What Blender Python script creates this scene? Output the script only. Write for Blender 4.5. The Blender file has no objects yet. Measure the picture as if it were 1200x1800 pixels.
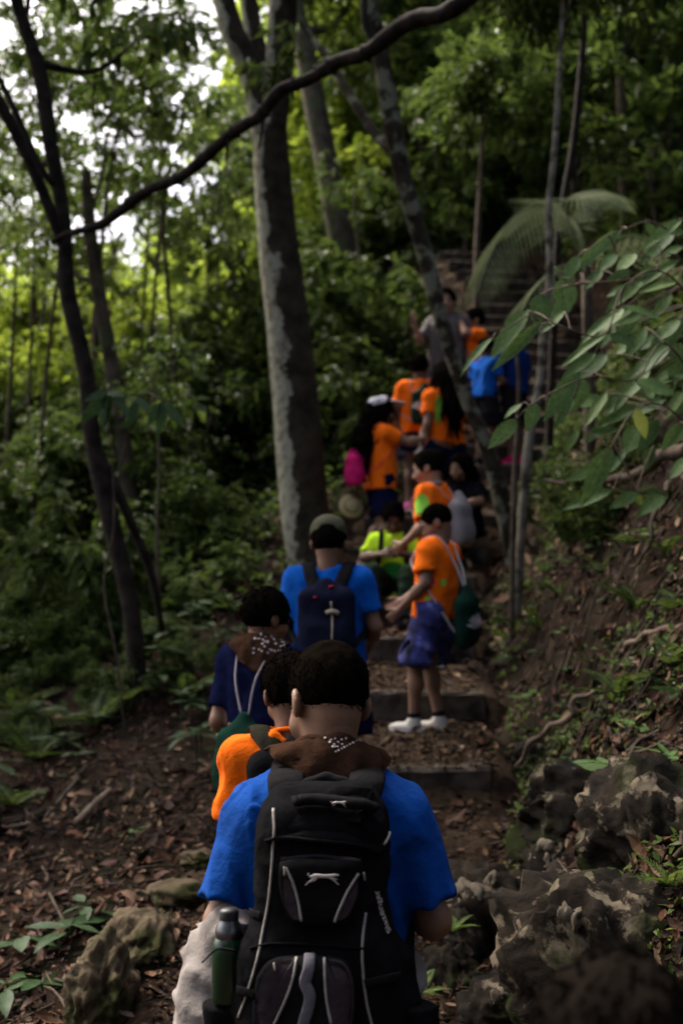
import bpy, bmesh, math, random
import numpy as np
from mathutils import Vector, Matrix
random.seed(7)
RNG = np.random.default_rng(11)
SC = bpy.context.scene
COL = SC.collection
R = math.radians

# ------------------------------------------------------------------ camera
FPX = 2255.0                       # focal length in pixels of the 1200 px wide photograph
PITCH = math.atan(150.0 / FPX)
CAM_Z = 1.6
cam_data = bpy.data.cameras.new('camera')
cam = bpy.data.objects.new('camera', cam_data)
COL.objects.link(cam)
cam.location = (0, 0, CAM_Z)
cam.rotation_euler = (R(90) + PITCH, 0, 0)
cam_data.sensor_fit = 'HORIZONTAL'
cam_data.sensor_width = 15.0
cam_data.lens = 15.0 * FPX / 1200.0
cam_data.clip_start = 0.05
cam_data.clip_end = 500
cam_data.dof.use_dof = True
cam_data.dof.focus_distance = 2.95
cam_data.dof.aperture_fstop = cam_data.lens / 15.0
SC.camera = cam

# ------------------------------------------------------------------ sky, sun, exposure
SUN_EL, SUN_AZ = R(52), R(-48)      # azimuth from +Y, negative = to the left
world = bpy.data.worlds.new('World')
SC.world = world
world.use_nodes = True
wn = world.node_tree
bg = wn.nodes['Background']
sky = wn.nodes.new('ShaderNodeTexSky')
sky.sky_type = 'NISHITA'
sky.sun_disc = False
sky.sun_elevation = SUN_EL
sky.sun_rotation = SUN_AZ
sky.air_density = 0.6
sky.dust_density = 8.0
sky.ozone_density = 0.3
wn.links.new(sky.outputs[0], bg.inputs[0])
bg.inputs[1].default_value = 0.15
sun_data = bpy.data.lights.new('sun', 'SUN')
sun_data.energy = 2.6
sun_data.angle = R(14)
sun_data.color = (1.0, 0.95, 0.87)
sun = bpy.data.objects.new('sun', sun_data)
COL.objects.link(sun)
sd = Vector((math.sin(SUN_AZ) * math.cos(SUN_EL), math.cos(SUN_AZ) * math.cos(SUN_EL), math.sin(SUN_EL)))
sun.rotation_euler = sd.to_track_quat('Z', 'Y').to_euler()
sun.location = sd * 60
SC.view_settings.view_transform = 'Standard'
SC.view_settings.look = 'None'
SC.view_settings.gamma = 1.0
SC.view_settings.exposure = 1.9
SC.view_settings.use_curve_mapping = False
SC.cycles.max_bounces = 5
SC.cycles.diffuse_bounces = 3
SC.cycles.glossy_bounces = 2
SC.cycles.transmission_bounces = 3
SC.cycles.transparent_max_bounces = 4
SC.cycles.caustics_reflective = False
SC.cycles.caustics_refractive = False
SC.cycles.sample_clamp_indirect = 4.0

def at(px, py, Y):
    """World point seen at a pixel of the 1200x1800 photograph, at forward distance Y."""
    u = (px - 600.0) / FPX; v = (900.0 - py) / FPX
    dy = math.cos(PITCH) - v * math.sin(PITCH); dz = math.sin(PITCH) + v * math.cos(PITCH)
    s = Y / dy
    return np.array((u * s, Y, CAM_Z + dz * s))

# ------------------------------------------------------------------ materials
MATS = {}
def mat(name, c1, c2=None, scale=8.0, rough=0.8, bump=0.0, bscale=60.0, detail=5.0, spec=0.3, island=False, transl=0.0,
        c3=None, c3scale=3.0, c3lo=0.55, c3hi=0.62, metal=0.0, sheen=0.0, weave=0.0, lo=0.35, hi=0.65):
    if name in MATS: return MATS[name]
    m = bpy.data.materials.new(name); m.use_nodes = True
    nt = m.node_tree; N = nt.nodes; L = nt.links
    b = N['Principled BSDF']; out = N['Material Output']
    b.inputs['Roughness'].default_value = rough
    b.inputs['Specular IOR Level'].default_value = spec
    b.inputs['Metallic'].default_value = metal
    if sheen: b.inputs['Sheen Weight'].default_value = sheen
    tc = N.new('ShaderNodeTexCoord')
    col = None
    c1 = (*c1, 1)
    if c2 is not None:
        ramp = N.new('ShaderNodeValToRGB')
        ramp.color_ramp.elements[0].color = c1
        ramp.color_ramp.elements[1].color = (*c2, 1)
        if island:
            g = N.new('ShaderNodeNewGeometry')
            L.new(g.outputs['Random Per Island'], ramp.inputs[0])
            ramp.color_ramp.elements[0].position = 0.0; ramp.color_ramp.elements[1].position = 1.0
        else:
            n = N.new('ShaderNodeTexNoise'); n.inputs['Scale'].default_value = scale; n.inputs['Detail'].default_value = detail
            L.new(tc.outputs['Object'], n.inputs['Vector']); L.new(n.outputs['Fac'], ramp.inputs[0])
            ramp.color_ramp.elements[0].position = lo; ramp.color_ramp.elements[1].position = hi
        col = ramp.outputs[0]
    else:
        rgb = N.new('ShaderNodeRGB'); rgb.outputs[0].default_value = c1; col = rgb.outputs[0]
    if c3 is not None:
        n3 = N.new('ShaderNodeTexNoise'); n3.inputs['Scale'].default_value = c3scale; n3.inputs['Detail'].default_value = 6
        n3.inputs['Roughness'].default_value = 0.62
        L.new(tc.outputs['Object'], n3.inputs['Vector'])
        r3 = N.new('ShaderNodeValToRGB'); r3.color_ramp.elements[0].position = c3lo; r3.color_ramp.elements[1].position = c3hi
        L.new(n3.outputs['Fac'], r3.inputs[0])
        mx = N.new('ShaderNodeMixRGB'); L.new(r3.outputs[0], mx.inputs[0]); L.new(col, mx.inputs[1]); mx.inputs[2].default_value = (*c3, 1)
        col = mx.outputs[0]
    L.new(col, b.inputs['Base Color'])
    hsum = None
    if bump:
        nb = N.new('ShaderNodeTexNoise'); nb.inputs['Scale'].default_value = bscale; nb.inputs['Detail'].default_value = 4
        L.new(tc.outputs['Object'], nb.inputs['Vector'])
        bp = N.new('ShaderNodeBump'); bp.inputs['Strength'].default_value = bump; bp.inputs['Distance'].default_value = 0.01
        L.new(nb.outputs['Fac'], bp.inputs['Height'])
        last = bp
        if weave:
            w = N.new('ShaderNodeTexWave'); w.inputs['Scale'].default_value = weave; w.inputs['Distortion'].default_value = 1.0
            w.bands_direction = 'Z'
            L.new(tc.outputs['Object'], w.inputs['Vector'])
            b2 = N.new('ShaderNodeBump'); b2.inputs['Strength'].default_value = 0.25; b2.inputs['Distance'].default_value = 0.002
            L.new(w.outputs['Fac'], b2.inputs['Height']); L.new(bp.outputs[0], b2.inputs['Normal']); last = b2
        L.new(last.outputs[0], b.inputs['Normal'])
    if transl:
        t = N.new('ShaderNodeBsdfTranslucent'); mxs = N.new('ShaderNodeMixShader')
        hs = N.new('ShaderNodeHueSaturation'); hs.inputs['Value'].default_value = 1.5; hs.inputs['Hue'].default_value = 0.485
        L.new(col, hs.inputs['Color']); L.new(hs.outputs[0], t.inputs['Color'])
        mxs.inputs[0].default_value = transl
        L.new(b.outputs[0], mxs.inputs[1]); L.new(t.outputs[0], mxs.inputs[2]); L.new(mxs.outputs[0], out.inputs['Surface'])
    MATS[name] = m
    return m

# ------------------------------------------------------------------ object helpers
def tag(o, label=None, cat=None, group=None, kind=None):
    if label: o['label'] = label
    if cat: o['category'] = cat
    if group: o['group'] = group
    if kind: o['kind'] = kind
    return o
def thing(name, label, cat, loc=(0, 0, 0), rz=0.0, group=None):
    o = bpy.data.objects.new(name, None); COL.objects.link(o)
    o.empty_display_size = 0.1
    o.location = loc; o.rotation_euler = (0, 0, rz)
    return tag(o, label, cat, group)
def put(name, me, m=None, parent=None):
    o = bpy.data.objects.new(name, me); COL.objects.link(o)
    if m is not None and not me.materials: me.materials.append(m)
    if parent is not None: o.parent = parent
    return o
def mesh_np(name, V, Fq=None, Ft=None, smooth=True):
    """Mesh from numpy arrays: quads Fq (n,4) and/or triangles Ft (n,3)."""
    me = bpy.data.meshes.new(name)
    V = np.asarray(V, dtype=np.float32)
    nq = 0 if Fq is None else len(Fq); nt = 0 if Ft is None else len(Ft)
    me.vertices.add(len(V)); me.vertices.foreach_set('co', V.ravel())
    parts = []
    if nq: parts.append(np.asarray(Fq, dtype=np.int32).ravel())
    if nt: parts.append(np.asarray(Ft, dtype=np.int32).ravel())
    loops = np.concatenate(parts)
    me.loops.add(len(loops)); me.loops.foreach_set('vertex_index', loops)
    me.polygons.add(nq + nt)
    starts = np.concatenate([np.arange(nq) * 4, nq * 4 + np.arange(nt) * 3]).astype(np.int32)
    me.polygons.foreach_set('loop_start', starts)
    me.polygons.foreach_set('use_smooth', np.full(nq + nt, smooth))
    me.update(calc_edges=True); me.validate()
    return me
class MB:
    """Collects quads and triangles into one mesh."""
    def __init__(s): s.V = []; s.Q = []; s.T = []; s.n = 0
    def add(s, V, Q=None, T=None):
        V = np.asarray(V, float)
        s.V.append(V)
        if Q is not None and len(Q): s.Q.append(np.asarray(Q, int) + s.n)
        if T is not None and len(T): s.T.append(np.asarray(T, int) + s.n)
        s.n += len(V); return s
    def mesh(s, name, smooth=True):
        return mesh_np(name, np.concatenate(s.V), np.concatenate(s.Q) if s.Q else None, np.concatenate(s.T) if s.T else None, smooth)
    def tube(s, P, r, sides=8, cap=True, flat=1.0, up=None, wide=None):
        P = np.asarray(P, float); n = len(P); r = np.broadcast_to(np.asarray(r, float), (n,))
        T = np.gradient(P, axis=0); T /= np.linalg.norm(T, axis=1)[:, None] + 1e-12
        ref = np.array((0, 0, 1.0)) if up is None else np.asarray(up, float)
        if up is None and abs(T[0] @ ref) > 0.9: ref = np.array((1.0, 0, 0))
        A = []
        a = np.cross(T[0], ref); a /= np.linalg.norm(a) + 1e-12
        for i in range(n):
            if wide is not None: a = np.asarray(wide, float)
            elif up is not None:
                a2 = np.cross(T[i], ref)
                if np.linalg.norm(a2) > 1e-4: a = a2
            a = a - T[i] * (a @ T[i]); a /= np.linalg.norm(a) + 1e-12; A.append(a.copy())
        A = np.array(A); B = np.cross(T, A)
        th = np.linspace(0, 2 * np.pi, sides, endpoint=False)
        V = P[:, None] + r[:, None, None] * (np.cos(th)[None, :, None] * A[:, None] + flat * np.sin(th)[None, :, None] * B[:, None])
        V = V.reshape(-1, 3)
        i = np.arange(n - 1)[:, None] * sides; j = np.arange(sides)[None]; j2 = (j + 1) % sides
        Q = np.stack([i + j, i + j2, i + sides + j2, i + sides + j], -1).reshape(-1, 4)
        Tt = None
        if cap:
            V = np.vstack([V, P[0], P[-1]]); k = np.arange(sides); k2 = (k + 1) % sides
            Tt = np.vstack([np.stack([k2, k, np.full(sides, n * sides)], -1),
                            np.stack([(n - 1) * sides + k, (n - 1) * sides + k2, np.full(sides, n * sides + 1)], -1)])
        return s.add(V, Q, Tt)
    def box(s, lo, hi, jit=0.0):
        x0, y0, z0 = lo; x1, y1, z1 = hi
        V = np.array([(x0, y0, z0), (x1, y0, z0), (x1, y1, z0), (x0, y1, z0), (x0, y0, z1), (x1, y0, z1), (x1, y1, z1), (x0, y1, z1)], float)
        return s.add(V, [(0, 3, 2, 1), (4, 5, 6, 7), (0, 1, 5, 4), (1, 2, 6, 5), (2, 3, 7, 6), (3, 0, 4, 7)])
def spline(P, n=24):
    """Catmull-Rom through the given points."""
    P = np.asarray(P, float)
    if len(P) == 2: return P[0] + (P[1] - P[0]) * np.linspace(0, 1, n)[:, None]
    Q = np.vstack([2 * P[0] - P[1], P, 2 * P[-1] - P[-2]])
    t = np.linspace(0, len(P) - 1 - 1e-6, n); i = t.astype(int); f = (t - i)[:, None]
    a, b, c, d = Q[i], Q[i + 1], Q[i + 2], Q[i + 3]
    return 0.5 * (2 * b + (c - a) * f + (2 * a - 5 * b + 4 * c - d) * f ** 2 + (3 * b - a - 3 * c + d) * f ** 3)

# smooth pseudo noise on arrays
_nd = np.random.default_rng(5).normal(size=(40, 3)); _nd /= np.linalg.norm(_nd, axis=1)[:, None]
_np = np.random.default_rng(6).uniform(0, 6.28, 40)
def wob(x, y, z, freq, octs=3, seed=0, n=5):
    o = 0.0; amp = 1.0; tot = 0
    for k in range(octs):
        for q in range(n):
            i = (seed * 7 + k * n + q) % 40
            d = _nd[i]
            o = o + amp * np.sin(freq * (x * d[0] + y * d[1] + z * d[2]) + _np[i] + 1.3 * np.sin(0.6 * freq * (x * d[1] - y * d[2] + z * d[0]) + _np[(i + 9) % 40]))
        tot += amp * n ** 0.5; amp *= 0.5; freq *= 2.03
    return o / tot

# ------------------------------------------------------------------ signed distance modelling
class SDF:
    """Organic solids: rounded primitives blended on a grid, skinned with surface nets."""
    def __init__(s, lo, hi, h):
        s.h = h; s.lo = np.asarray(lo, float)
        s.n = np.ceil((np.asarray(hi, float) - s.lo) / h).astype(int) + 1
        s.f = np.full(s.n, 0.5, np.float32)
    def _win(s, lo, hi):
        a = np.clip(np.floor((lo - s.lo) / s.h).astype(int), 0, s.n); b = np.clip(np.ceil((hi - s.lo) / s.h).astype(int) + 1, 0, s.n)
        if np.any(b <= a): return None
        ax = [s.lo[i] + np.arange(a[i], b[i]) * s.h for i in range(3)]
        return tuple(slice(a[i], b[i]) for i in range(3)), ax[0][:, None, None], ax[1][None, :, None], ax[2][None, None, :]
    def _mix(s, sl, d, k, op):
        f = s.f[sl]
        if op == 'u':
            if k > 0:
                h = np.clip(0.5 + 0.5 * (f - d) / k, 0, 1); s.f[sl] = f * (1 - h) + d * h - k * h * (1 - h)
            else: s.f[sl] = np.minimum(f, d)
        elif op == 's':
            if k > 0:
                h = np.clip(0.5 - 0.5 * (f + d) / k, 0, 1); s.f[sl] = f * (1 - h) - d * h + k * h * (1 - h)
            else: s.f[sl] = np.maximum(f, -d)
    def cone(s, a, b, ra, rb, k=0.03, op='u', cut=None, flat=None):
        """Round cone a->b; cut='b' slices it flat at b."""
        a = np.asarray(a, float); b = np.asarray(b, float); m = max(ra, rb) + k + 4 * s.h
        w = s._win(np.minimum(a, b) - m, np.maximum(a, b) + m)
        if w is None: return s
        sl, x, y, z = w; ab = b - a; L2 = ab @ ab + 1e-12
        t0 = ((x - a[0]) * ab[0] + (y - a[1]) * ab[1] + (z - a[2]) * ab[2]) / L2
        t = np.clip(t0, 0, 1)
        d = np.sqrt((x - a[0] - ab[0] * t) ** 2 + (y - a[1] - ab[1] * t) ** 2 + (z - a[2] - ab[2] * t) ** 2) - (ra + (rb - ra) * t)
        L = L2 ** 0.5
        if cut and 'b' in cut: d = np.maximum(d, (t0 - 1) * L)
        if cut and 'a' in cut: d = np.maximum(d, -t0 * L)
        s._mix(sl, d, k, op); return s
    def ell(s, c, r, k=0.03, op='u', rot=None):
        c = np.asarray(c, float); r = np.asarray(r, float); m = r.max() + k + 4 * s.h
        w = s._win(c - m, c + m)
        if w is None: return s
        sl, x, y, z = w; p = [x - c[0], y - c[1], z - c[2]]
        if rot is not None:
            M = np.asarray(rot)          # columns are the local axes
            p = [p[0] * M[0, i] + p[1] * M[1, i] + p[2] * M[2, i] for i in range(3)]
        k0 = np.sqrt((p[0] / r[0]) ** 2 + (p[1] / r[1]) ** 2 + (p[2] / r[2]) ** 2) + 1e-6
        k1 = np.sqrt((p[0] / r[0] ** 2) ** 2 + (p[1] / r[1] ** 2) ** 2 + (p[2] / r[2] ** 2) ** 2) + 1e-6
        s._mix(sl, k0 * (k0 - 1) / k1, k, op); return s
    def box(s, c, half, rad=0.02, k=0.0, op='u', rot=None):
        c = np.asarray(c, float); half = np.asarray(half, float); m = np.linalg.norm(half) + k + 4 * s.h
        w = s._win(c - m, c + m)
        if w is None: return s
        sl, x, y, z = w; p = [x - c[0], y - c[1], z - c[2]]
        if rot is not None:
            M = np.asarray(rot); p = [p[0] * M[0, i] + p[1] * M[1, i] + p[2] * M[2, i] for i in range(3)]
        q = [np.abs(p[i]) - (half[i] - rad) for i in range(3)]
        d = np.sqrt(np.maximum(q[0], 0) ** 2 + np.maximum(q[1], 0) ** 2 + np.maximum(q[2], 0) ** 2) + np.minimum(np.maximum(np.maximum(q[0], q[1]), q[2]), 0) - rad
        s._mix(sl, d, k, op); return s
    def chain(s, P, r, k=0.01, op='u'):
        P = np.asarray(P, float); r = np.broadcast_to(np.asarray(r, float), (len(P),))
        for i in range(len(P) - 1): s.cone(P[i], P[i + 1], r[i], r[i + 1], k, op)
        return s
    def plane(s, p, n):
        """Keep what lies behind the plane (normal n points to the removed side)."""
        _, x, y, z = s._win(s.lo, s.lo + s.n * s.h); n = np.asarray(n, float); n = n / np.linalg.norm(n)
        s.f = np.maximum(s.f, ((x - p[0]) * n[0] + (y - p[1]) * n[1] + (z - p[2]) * n[2]).astype(np.float32)); return s
    def noise(s, amp, freq, octs=2, seed=0, fn=None, mask=None):
        _, x, y, z = s._win(s.lo, s.lo + s.n * s.h)
        near = np.abs(s.f) < 6 * s.h + 2 * amp
        d = wob(x, y, z, freq, octs, seed) if fn is None else fn(x, y, z)
        s.f = np.where(near, s.f + amp * d, s.f).astype(np.float32); return s
    def skin(s):
        f = s.f
        f[0] = np.maximum(f[0], s.h); f[-1] = np.maximum(f[-1], s.h); f[:, 0] = np.maximum(f[:, 0], s.h); f[:, -1] = np.maximum(f[:, -1], s.h)
        f[:, :, 0] = np.maximum(f[:, :, 0], s.h); f[:, :, -1] = np.maximum(f[:, :, -1], s.h)
        g = f < 0; nx, ny, nz = f.shape
        def cor(a, o): return a[o[0]:nx - 1 + o[0], o[1]:ny - 1 + o[1], o[2]:nz - 1 + o[2]]
        O = [(i, j, k) for i in (0, 1) for j in (0, 1) for k in (0, 1)]
        cnt = sum(cor(g, o).astype(np.int8) for o in O)
        act = (cnt > 0) & (cnt < 8)
        ci = np.argwhere(act)
        if len(ci) == 0: return np.zeros((0, 3)), np.zeros((0, 4), int)
        idx = np.full(act.shape, -1, np.int64); idx[act] = np.arange(len(ci))
        P = np.zeros((len(ci), 3)); C = np.zeros(len(ci))
        for o in O:
            for ax in range(3):
                if o[ax]: continue
                o2 = list(o); o2[ax] = 1
                A = f[ci[:, 0] + o[0], ci[:, 1] + o[1], ci[:, 2] + o[2]]; B = f[ci[:, 0] + o2[0], ci[:, 1] + o2[1], ci[:, 2] + o2[2]]
                m = (A < 0) != (B < 0); t = np.where(m, A / (A - B + 1e-20), 0)
                q = np.array(o, float)[None] + np.zeros((len(ci), 3)); q[:, ax] += t
                P[m] += q[m]; C[m] += 1
        V = s.lo + (ci + P / C[:, None]) * s.h
        Q = []
        for ax in range(3):
            b, c = (ax + 1) % 3, (ax + 2) % 3
            sA = [slice(1, -1)] * 3; sB = [slice(1, -1)] * 3
            sA[ax] = slice(0, -1); sB[ax] = slice(1, None)
            a0 = g[tuple(sA)]; a1 = g[tuple(sB)]
            e = np.argwhere(a0 != a1)
            if not len(e): continue
            flip = a0[e[:, 0], e[:, 1], e[:, 2]]
            off = np.ones(3, int); off[ax] = 0; e = e + off
            def cell(db, dc):
                q = e.copy(); q[:, b] += db; q[:, c] += dc; return idx[q[:, 0], q[:, 1], q[:, 2]]
            quad = np.stack([cell(-1, -1), cell(0, -1), cell(0, 0), cell(-1, 0)], -1)
            quad[~flip] = quad[~flip][:, ::-1]
            Q.append(quad)
        return V, np.concatenate(Q)
    def to(s, mb):
        V, Q = s.skin()
        if len(V): mb.add(V, Q)
        return mb

# ------------------------------------------------------------------ terrain: a hillside climbing forward and to the right
CTRL = [(600, 1800, 4.0), (330, 1760, 4.05), (300, 1560, 5.0), (640, 1405, 6.0), (640, 1310, 7.0), (640, 1180, 8.2), (640, 1090, 9.0), (620, 985, 9.7),
        (700, 872, 10.6), (780, 800, 11.5), (760, 720, 12.8), (700, 600, 15.5), (700, 520, 18), (650, 430, 22),
        (900, 1380, 6.0), (890, 1210, 7.3), (870, 1110, 8.4), (900, 940, 9.9), (960, 860, 11.0),
        (930, 830, 12), (990, 650, 14), (890, 455, 16.6), (850, 380, 19),
        (800, 1560, 4.45), (785, 1720, 3.8), (900, 1420, 5.0), (1000, 1400, 4.6), (1000, 1600, 3.85), (1000, 1800, 3.2), (1200, 1500, 3.55), (1200, 1750, 2.9),
        (1200, 1250, 4.6), (1050, 1200, 5.9), (1200, 1000, 5.5), (1000, 1000, 7.4), (1100, 870, 7.4), (1200, 780, 6.6), (1050, 750, 10), (1150, 650, 10),
        (1100, 500, 14), (1200, 420, 13), (1000, 420, 18), (1100, 300, 20), (1200, 200, 20), (900, 300, 23),
        (180, 1800, 4.1), (20, 1800, 4.3), (100, 1600, 5.1), (150, 1430, 6.3), (20, 1480, 6.1), (60, 1300, 7.7), (240, 1215, 8.0), (330, 1120, 8.8),
        (20, 1150, 10.2), (430, 1040, 9.6), (545, 970, 10.0), (450, 930, 11.4), (300, 960, 12.4), (100, 980, 14), (0, 960, 16), (600, 850, 12.4),
        (500, 780, 15), (300, 820, 18), (100, 860, 21), (500, 600, 23), (350, 690, 27), (0, 800, 30)]
CW = [(0, 2.5, 0.0), (0, 0, -0.35), (0, -3, -0.8), (-1.2, 2.5, -0.12), (-3, 0, -1.1), (1.2, 2.4, 0.55), (1.0, 1.2, 0.2), (3, 0.5, 1.5), (3, 3, 2.1), (-6, 6, -0.2), (-12, 12, 0.2),
      (-40, 60, 1), (40, 60, 28), (0, 60, 17), (-40, 0, -9), (40, 0, 18), (-40, 30, -4), (40, 30, 24), (12, 12, 9), (0, -10, -2.6)]
_C = np.array([at(*c) for c in CTRL] + [np.array(c, float) for c in CW])
def _phi(r2): return 0.5 * r2 * np.log(r2 + 1e-9)
def _tps(C, lam):
    n = len(C); d2 = ((C[:, None, :2] - C[None, :, :2]) ** 2).sum(-1)
    A = np.zeros((n + 3, n + 3)); A[:n, :n] = _phi(d2) + lam * np.eye(n)
    A[:n, n] = 1; A[:n, n + 1:] = C[:, :2]; A[n, :n] = 1; A[n + 1:, :n] = C[:, :2].T
    return np.linalg.solve(A, np.concatenate([C[:, 2], np.zeros(3)]))
_W = _tps(_C, 0.35)
def Hraw(x, y):
    x = np.asarray(x, float); y = np.asarray(y, float); sh = x.shape; x = x.ravel(); y = y.ravel()
    o = _W[len(_C)] + _W[-2] * x + _W[-1] * y
    for i in range(len(_C)): o = o + _W[i] * _phi((x - _C[i, 0]) ** 2 + (y - _C[i, 1]) ** 2)
    return o.reshape(sh)
# trail steps: forward distance, top height, right end x, left end x
_low = [(6.0, 1352, 862, 480), (7.25, 1218, 852, 500), (8.3, 1121, 832, 520), (9.1, 1064, 826, 540), (9.75, 1012, 836, 560), (10.35, 958, 856, 590), (10.95, 905, 900, 640), (11.5, 858, 965, 720)]
STEPS = []
for Y, py, pr, pl in _low:
    p = at(pr, py, Y); q = at(pl, py, Y); STEPS.append((Y, p[2], q[0], p[0]))
_z0 = at(980, 818, 12.0)[2]; _z1 = at(890, 440, 16.6)[2]
for i in range(17):
    t = i / 16.0; Y = 12.0 + 4.6 * t; z = _z0 + (_z1 - _z0) * t
    cx = 1.58 + 0.75 * math.sin(t * 2.6) - 0.15 * t; hw = 0.68 - .2 * t; STEPS.append((Y, z, cx - hw, cx + hw))
SY = np.array([s[0] for s in STEPS]); SZ = np.array([s[1] for s in STEPS]); SL = np.array([s[2] for s in STEPS]); SR = np.array([s[3] for s in STEPS])
# the trail below the first step
TY = np.concatenate([[0.0, 2.5, 4.0, 5.0], SY]); 
TL = np.concatenate([[-0.70, -0.60, -0.58, -0.62], SL]); TR = np.concatenate([[0.50, 0.30, 0.33, 0.48], SR])
TZ = np.concatenate([[-0.35, 0.0, at(600, 1800, 4.0)[2], 0.46], SZ - 0.10])
def H(x, y):
    """Ground height, the trail cut into the hillside."""
    x = np.asarray(x, float); y = np.asarray(y, float)
    h = Hraw(x, y)
    h = h + 0.03 * wob(x, y, 0 * x, 2.2, 3, 1) * np.clip(1 + 0 * x, 0, 1)
    l = np.interp(y, TY, TL); r = np.interp(y, TY, TR); z = np.interp(y, TY, TZ)
    bank = np.clip((x - r - .2) / .4, 0, 1) * np.clip((11 - y) / 2, 0, 1); h = h + bank * (.055 * wob(x, y, .5 * h, 5.5, 2, 3) + .03 * wob(x, y, .6 * h, 15, 2, 6))
    o = np.maximum(np.maximum(l - x, x - r), 0)
    w = np.clip(1 - o / 0.55, 0, 1); w = w * w * (3 - 2 * w)
    w = w * np.clip((17.4 - y) / 0.8, 0, 1)
    return h * (1 - w) + (z - 0.07) * w
def H1(x, y): return float(H(np.array([x]), np.array([y]))[0])
def on_path(x, y):
    return (x > np.interp(y, TY, TL) - 0.05) & (x < np.interp(y, TY, TR) + 0.05) & (y < 17)
# ------------------------------------------------------------------ ground sheet
m_soil = mat('soil_litter', (0.009, 0.0065, 0.0045), (0.030, 0.019, 0.012), scale=9, rough=1.0, spec=0.05, bump=0.6, bscale=35, c3=(0.010, 0.013, 0.005), c3scale=1.3, c3lo=0.52, c3hi=0.66)
_gx = np.concatenate([np.linspace(-60, -8, 40)[:-1], np.linspace(-8, -2.2, 60)[:-1], np.linspace(-2.2, 2.6, 120)[:-1], np.linspace(2.6, 8, 60)[:-1], np.linspace(8, 60, 40)])
_gy = np.concatenate([np.linspace(-25, 0, 20)[:-1], np.linspace(0, 2.5, 30)[:-1], np.linspace(2.5, 9, 150)[:-1], np.linspace(9, 20, 130)[:-1], np.linspace(20, 90, 70)])
_gx = np.concatenate([[-400, -120], _gx, [120, 400]]); _gy = np.concatenate([[-300, -80], _gy, [160, 420]])
GX, GY = np.meshgrid(_gx, _gy, indexing='ij')
GZ = H(np.clip(GX, -60, 60), np.clip(GY, -25, 90))
def grid_mesh(name, X, Y, Z, smooth=True):
    n, m = X.shape; V = np.stack([X, Y, Z], -1).reshape(-1, 3)
    i = np.arange(n - 1)[:, None] * m; j = np.arange(m - 1)[None]
    Q = np.stack([i + j, i + m + j, i + m + j + 1, i + j + 1], -1).reshape(-1, 4)
    return mesh_np(name, V, Q, None, smooth)
ground = tag(put('ground', grid_mesh('ground', GX, GY, GZ), m_soil), 'forest hillside covered with brown soil and leaf litter', 'ground', kind='structure')

# ------------------------------------------------------------------ trail with timber steps
m_trail = mat('trail_dirt', (0.018, 0.012, 0.008), (0.055, 0.036, 0.022), scale=28, rough=1.0, spec=0.05, bump=0.7, bscale=55, c3=(0.012, 0.008, 0.006), c3scale=3.0)
m_timber = mat('wet_timber', (0.018, 0.014, 0.011), (0.075, 0.060, 0.045), scale=11, spec=.15, rough=0.85, bump=0.5, bscale=45)
def trail_mesh():
    ys = []; zs = []
    yy = np.linspace(0.0, 5.95, 50); ys += list(yy); zs += list(np.interp(yy, TY, TZ))
    zs = [z if y < 5.0 else z for y, z in zip(ys, zs)]
    for i in range(len(SY)):
        y0, z0 = SY[i], SZ[i] - 0.012
        y1 = SY[i + 1] - 0.004 if i + 1 < len(SY) else SY[i] + 0.9
        z1 = SZ[i + 1] - 0.17 if i + 1 < len(SY) else SZ[i] + 0.1
        z1 = max(z1, z0 - 0.02)
        for t in np.linspace(0, 1, 7):
            ys.append(y0 + 0.03 + (y1 - y0 - 0.03) * t); zs.append(z0 + (z1 - z0) * max(0, (t - 0.1) / 0.9))
    ys = np.array(ys); zs = np.array(zs)
    for i in range(len(ys)):
        if ys[i] < 6.0: zs[i] = min(np.interp(ys[i], TY[:4], TZ[:4]) if ys[i] < 5 else 0.46 + (ys[i] - 5) * (SZ[0] - 0.16 - 0.46), 99)
    l = np.interp(ys, TY, TL) - 0.12; r = np.interp(ys, TY, TR) + 0.12
    u = np.linspace(0, 1, 40)
    X = l[None] + (r - l)[None] * u[:, None]; Y = np.repeat(ys[None], 40, 0)
    edge = np.minimum(u, 1 - u)[:, None]
    Z = zs[None] + 0.018 * wob(X, Y, 0 * X, 7.0, 3, 2) - 0.07 * np.clip(1 - edge / 0.09, 0, 1) ** 2
    return grid_mesh('path', X, Y, Z)
path = tag(put('path', trail_mesh(), m_trail), 'dirt and gravel trail climbing the slope', 'path', kind='structure')
def HP(x, y):
    """Height of the walking surface on the trail."""
    if y < 5: return float(np.interp(y, TY[:4], TZ[:4]))
    if y < 6: return 0.46 + (y - 5) * (SZ[0] - 0.16 - 0.46)
    i = min(int(np.searchsorted(SY, y) - 1), len(SY) - 2)
    t = (y - SY[i]) / (SY[i + 1] - SY[i]); return SZ[i] + max(SZ[i + 1] - 0.17 - SZ[i], -0.02) * t
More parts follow.
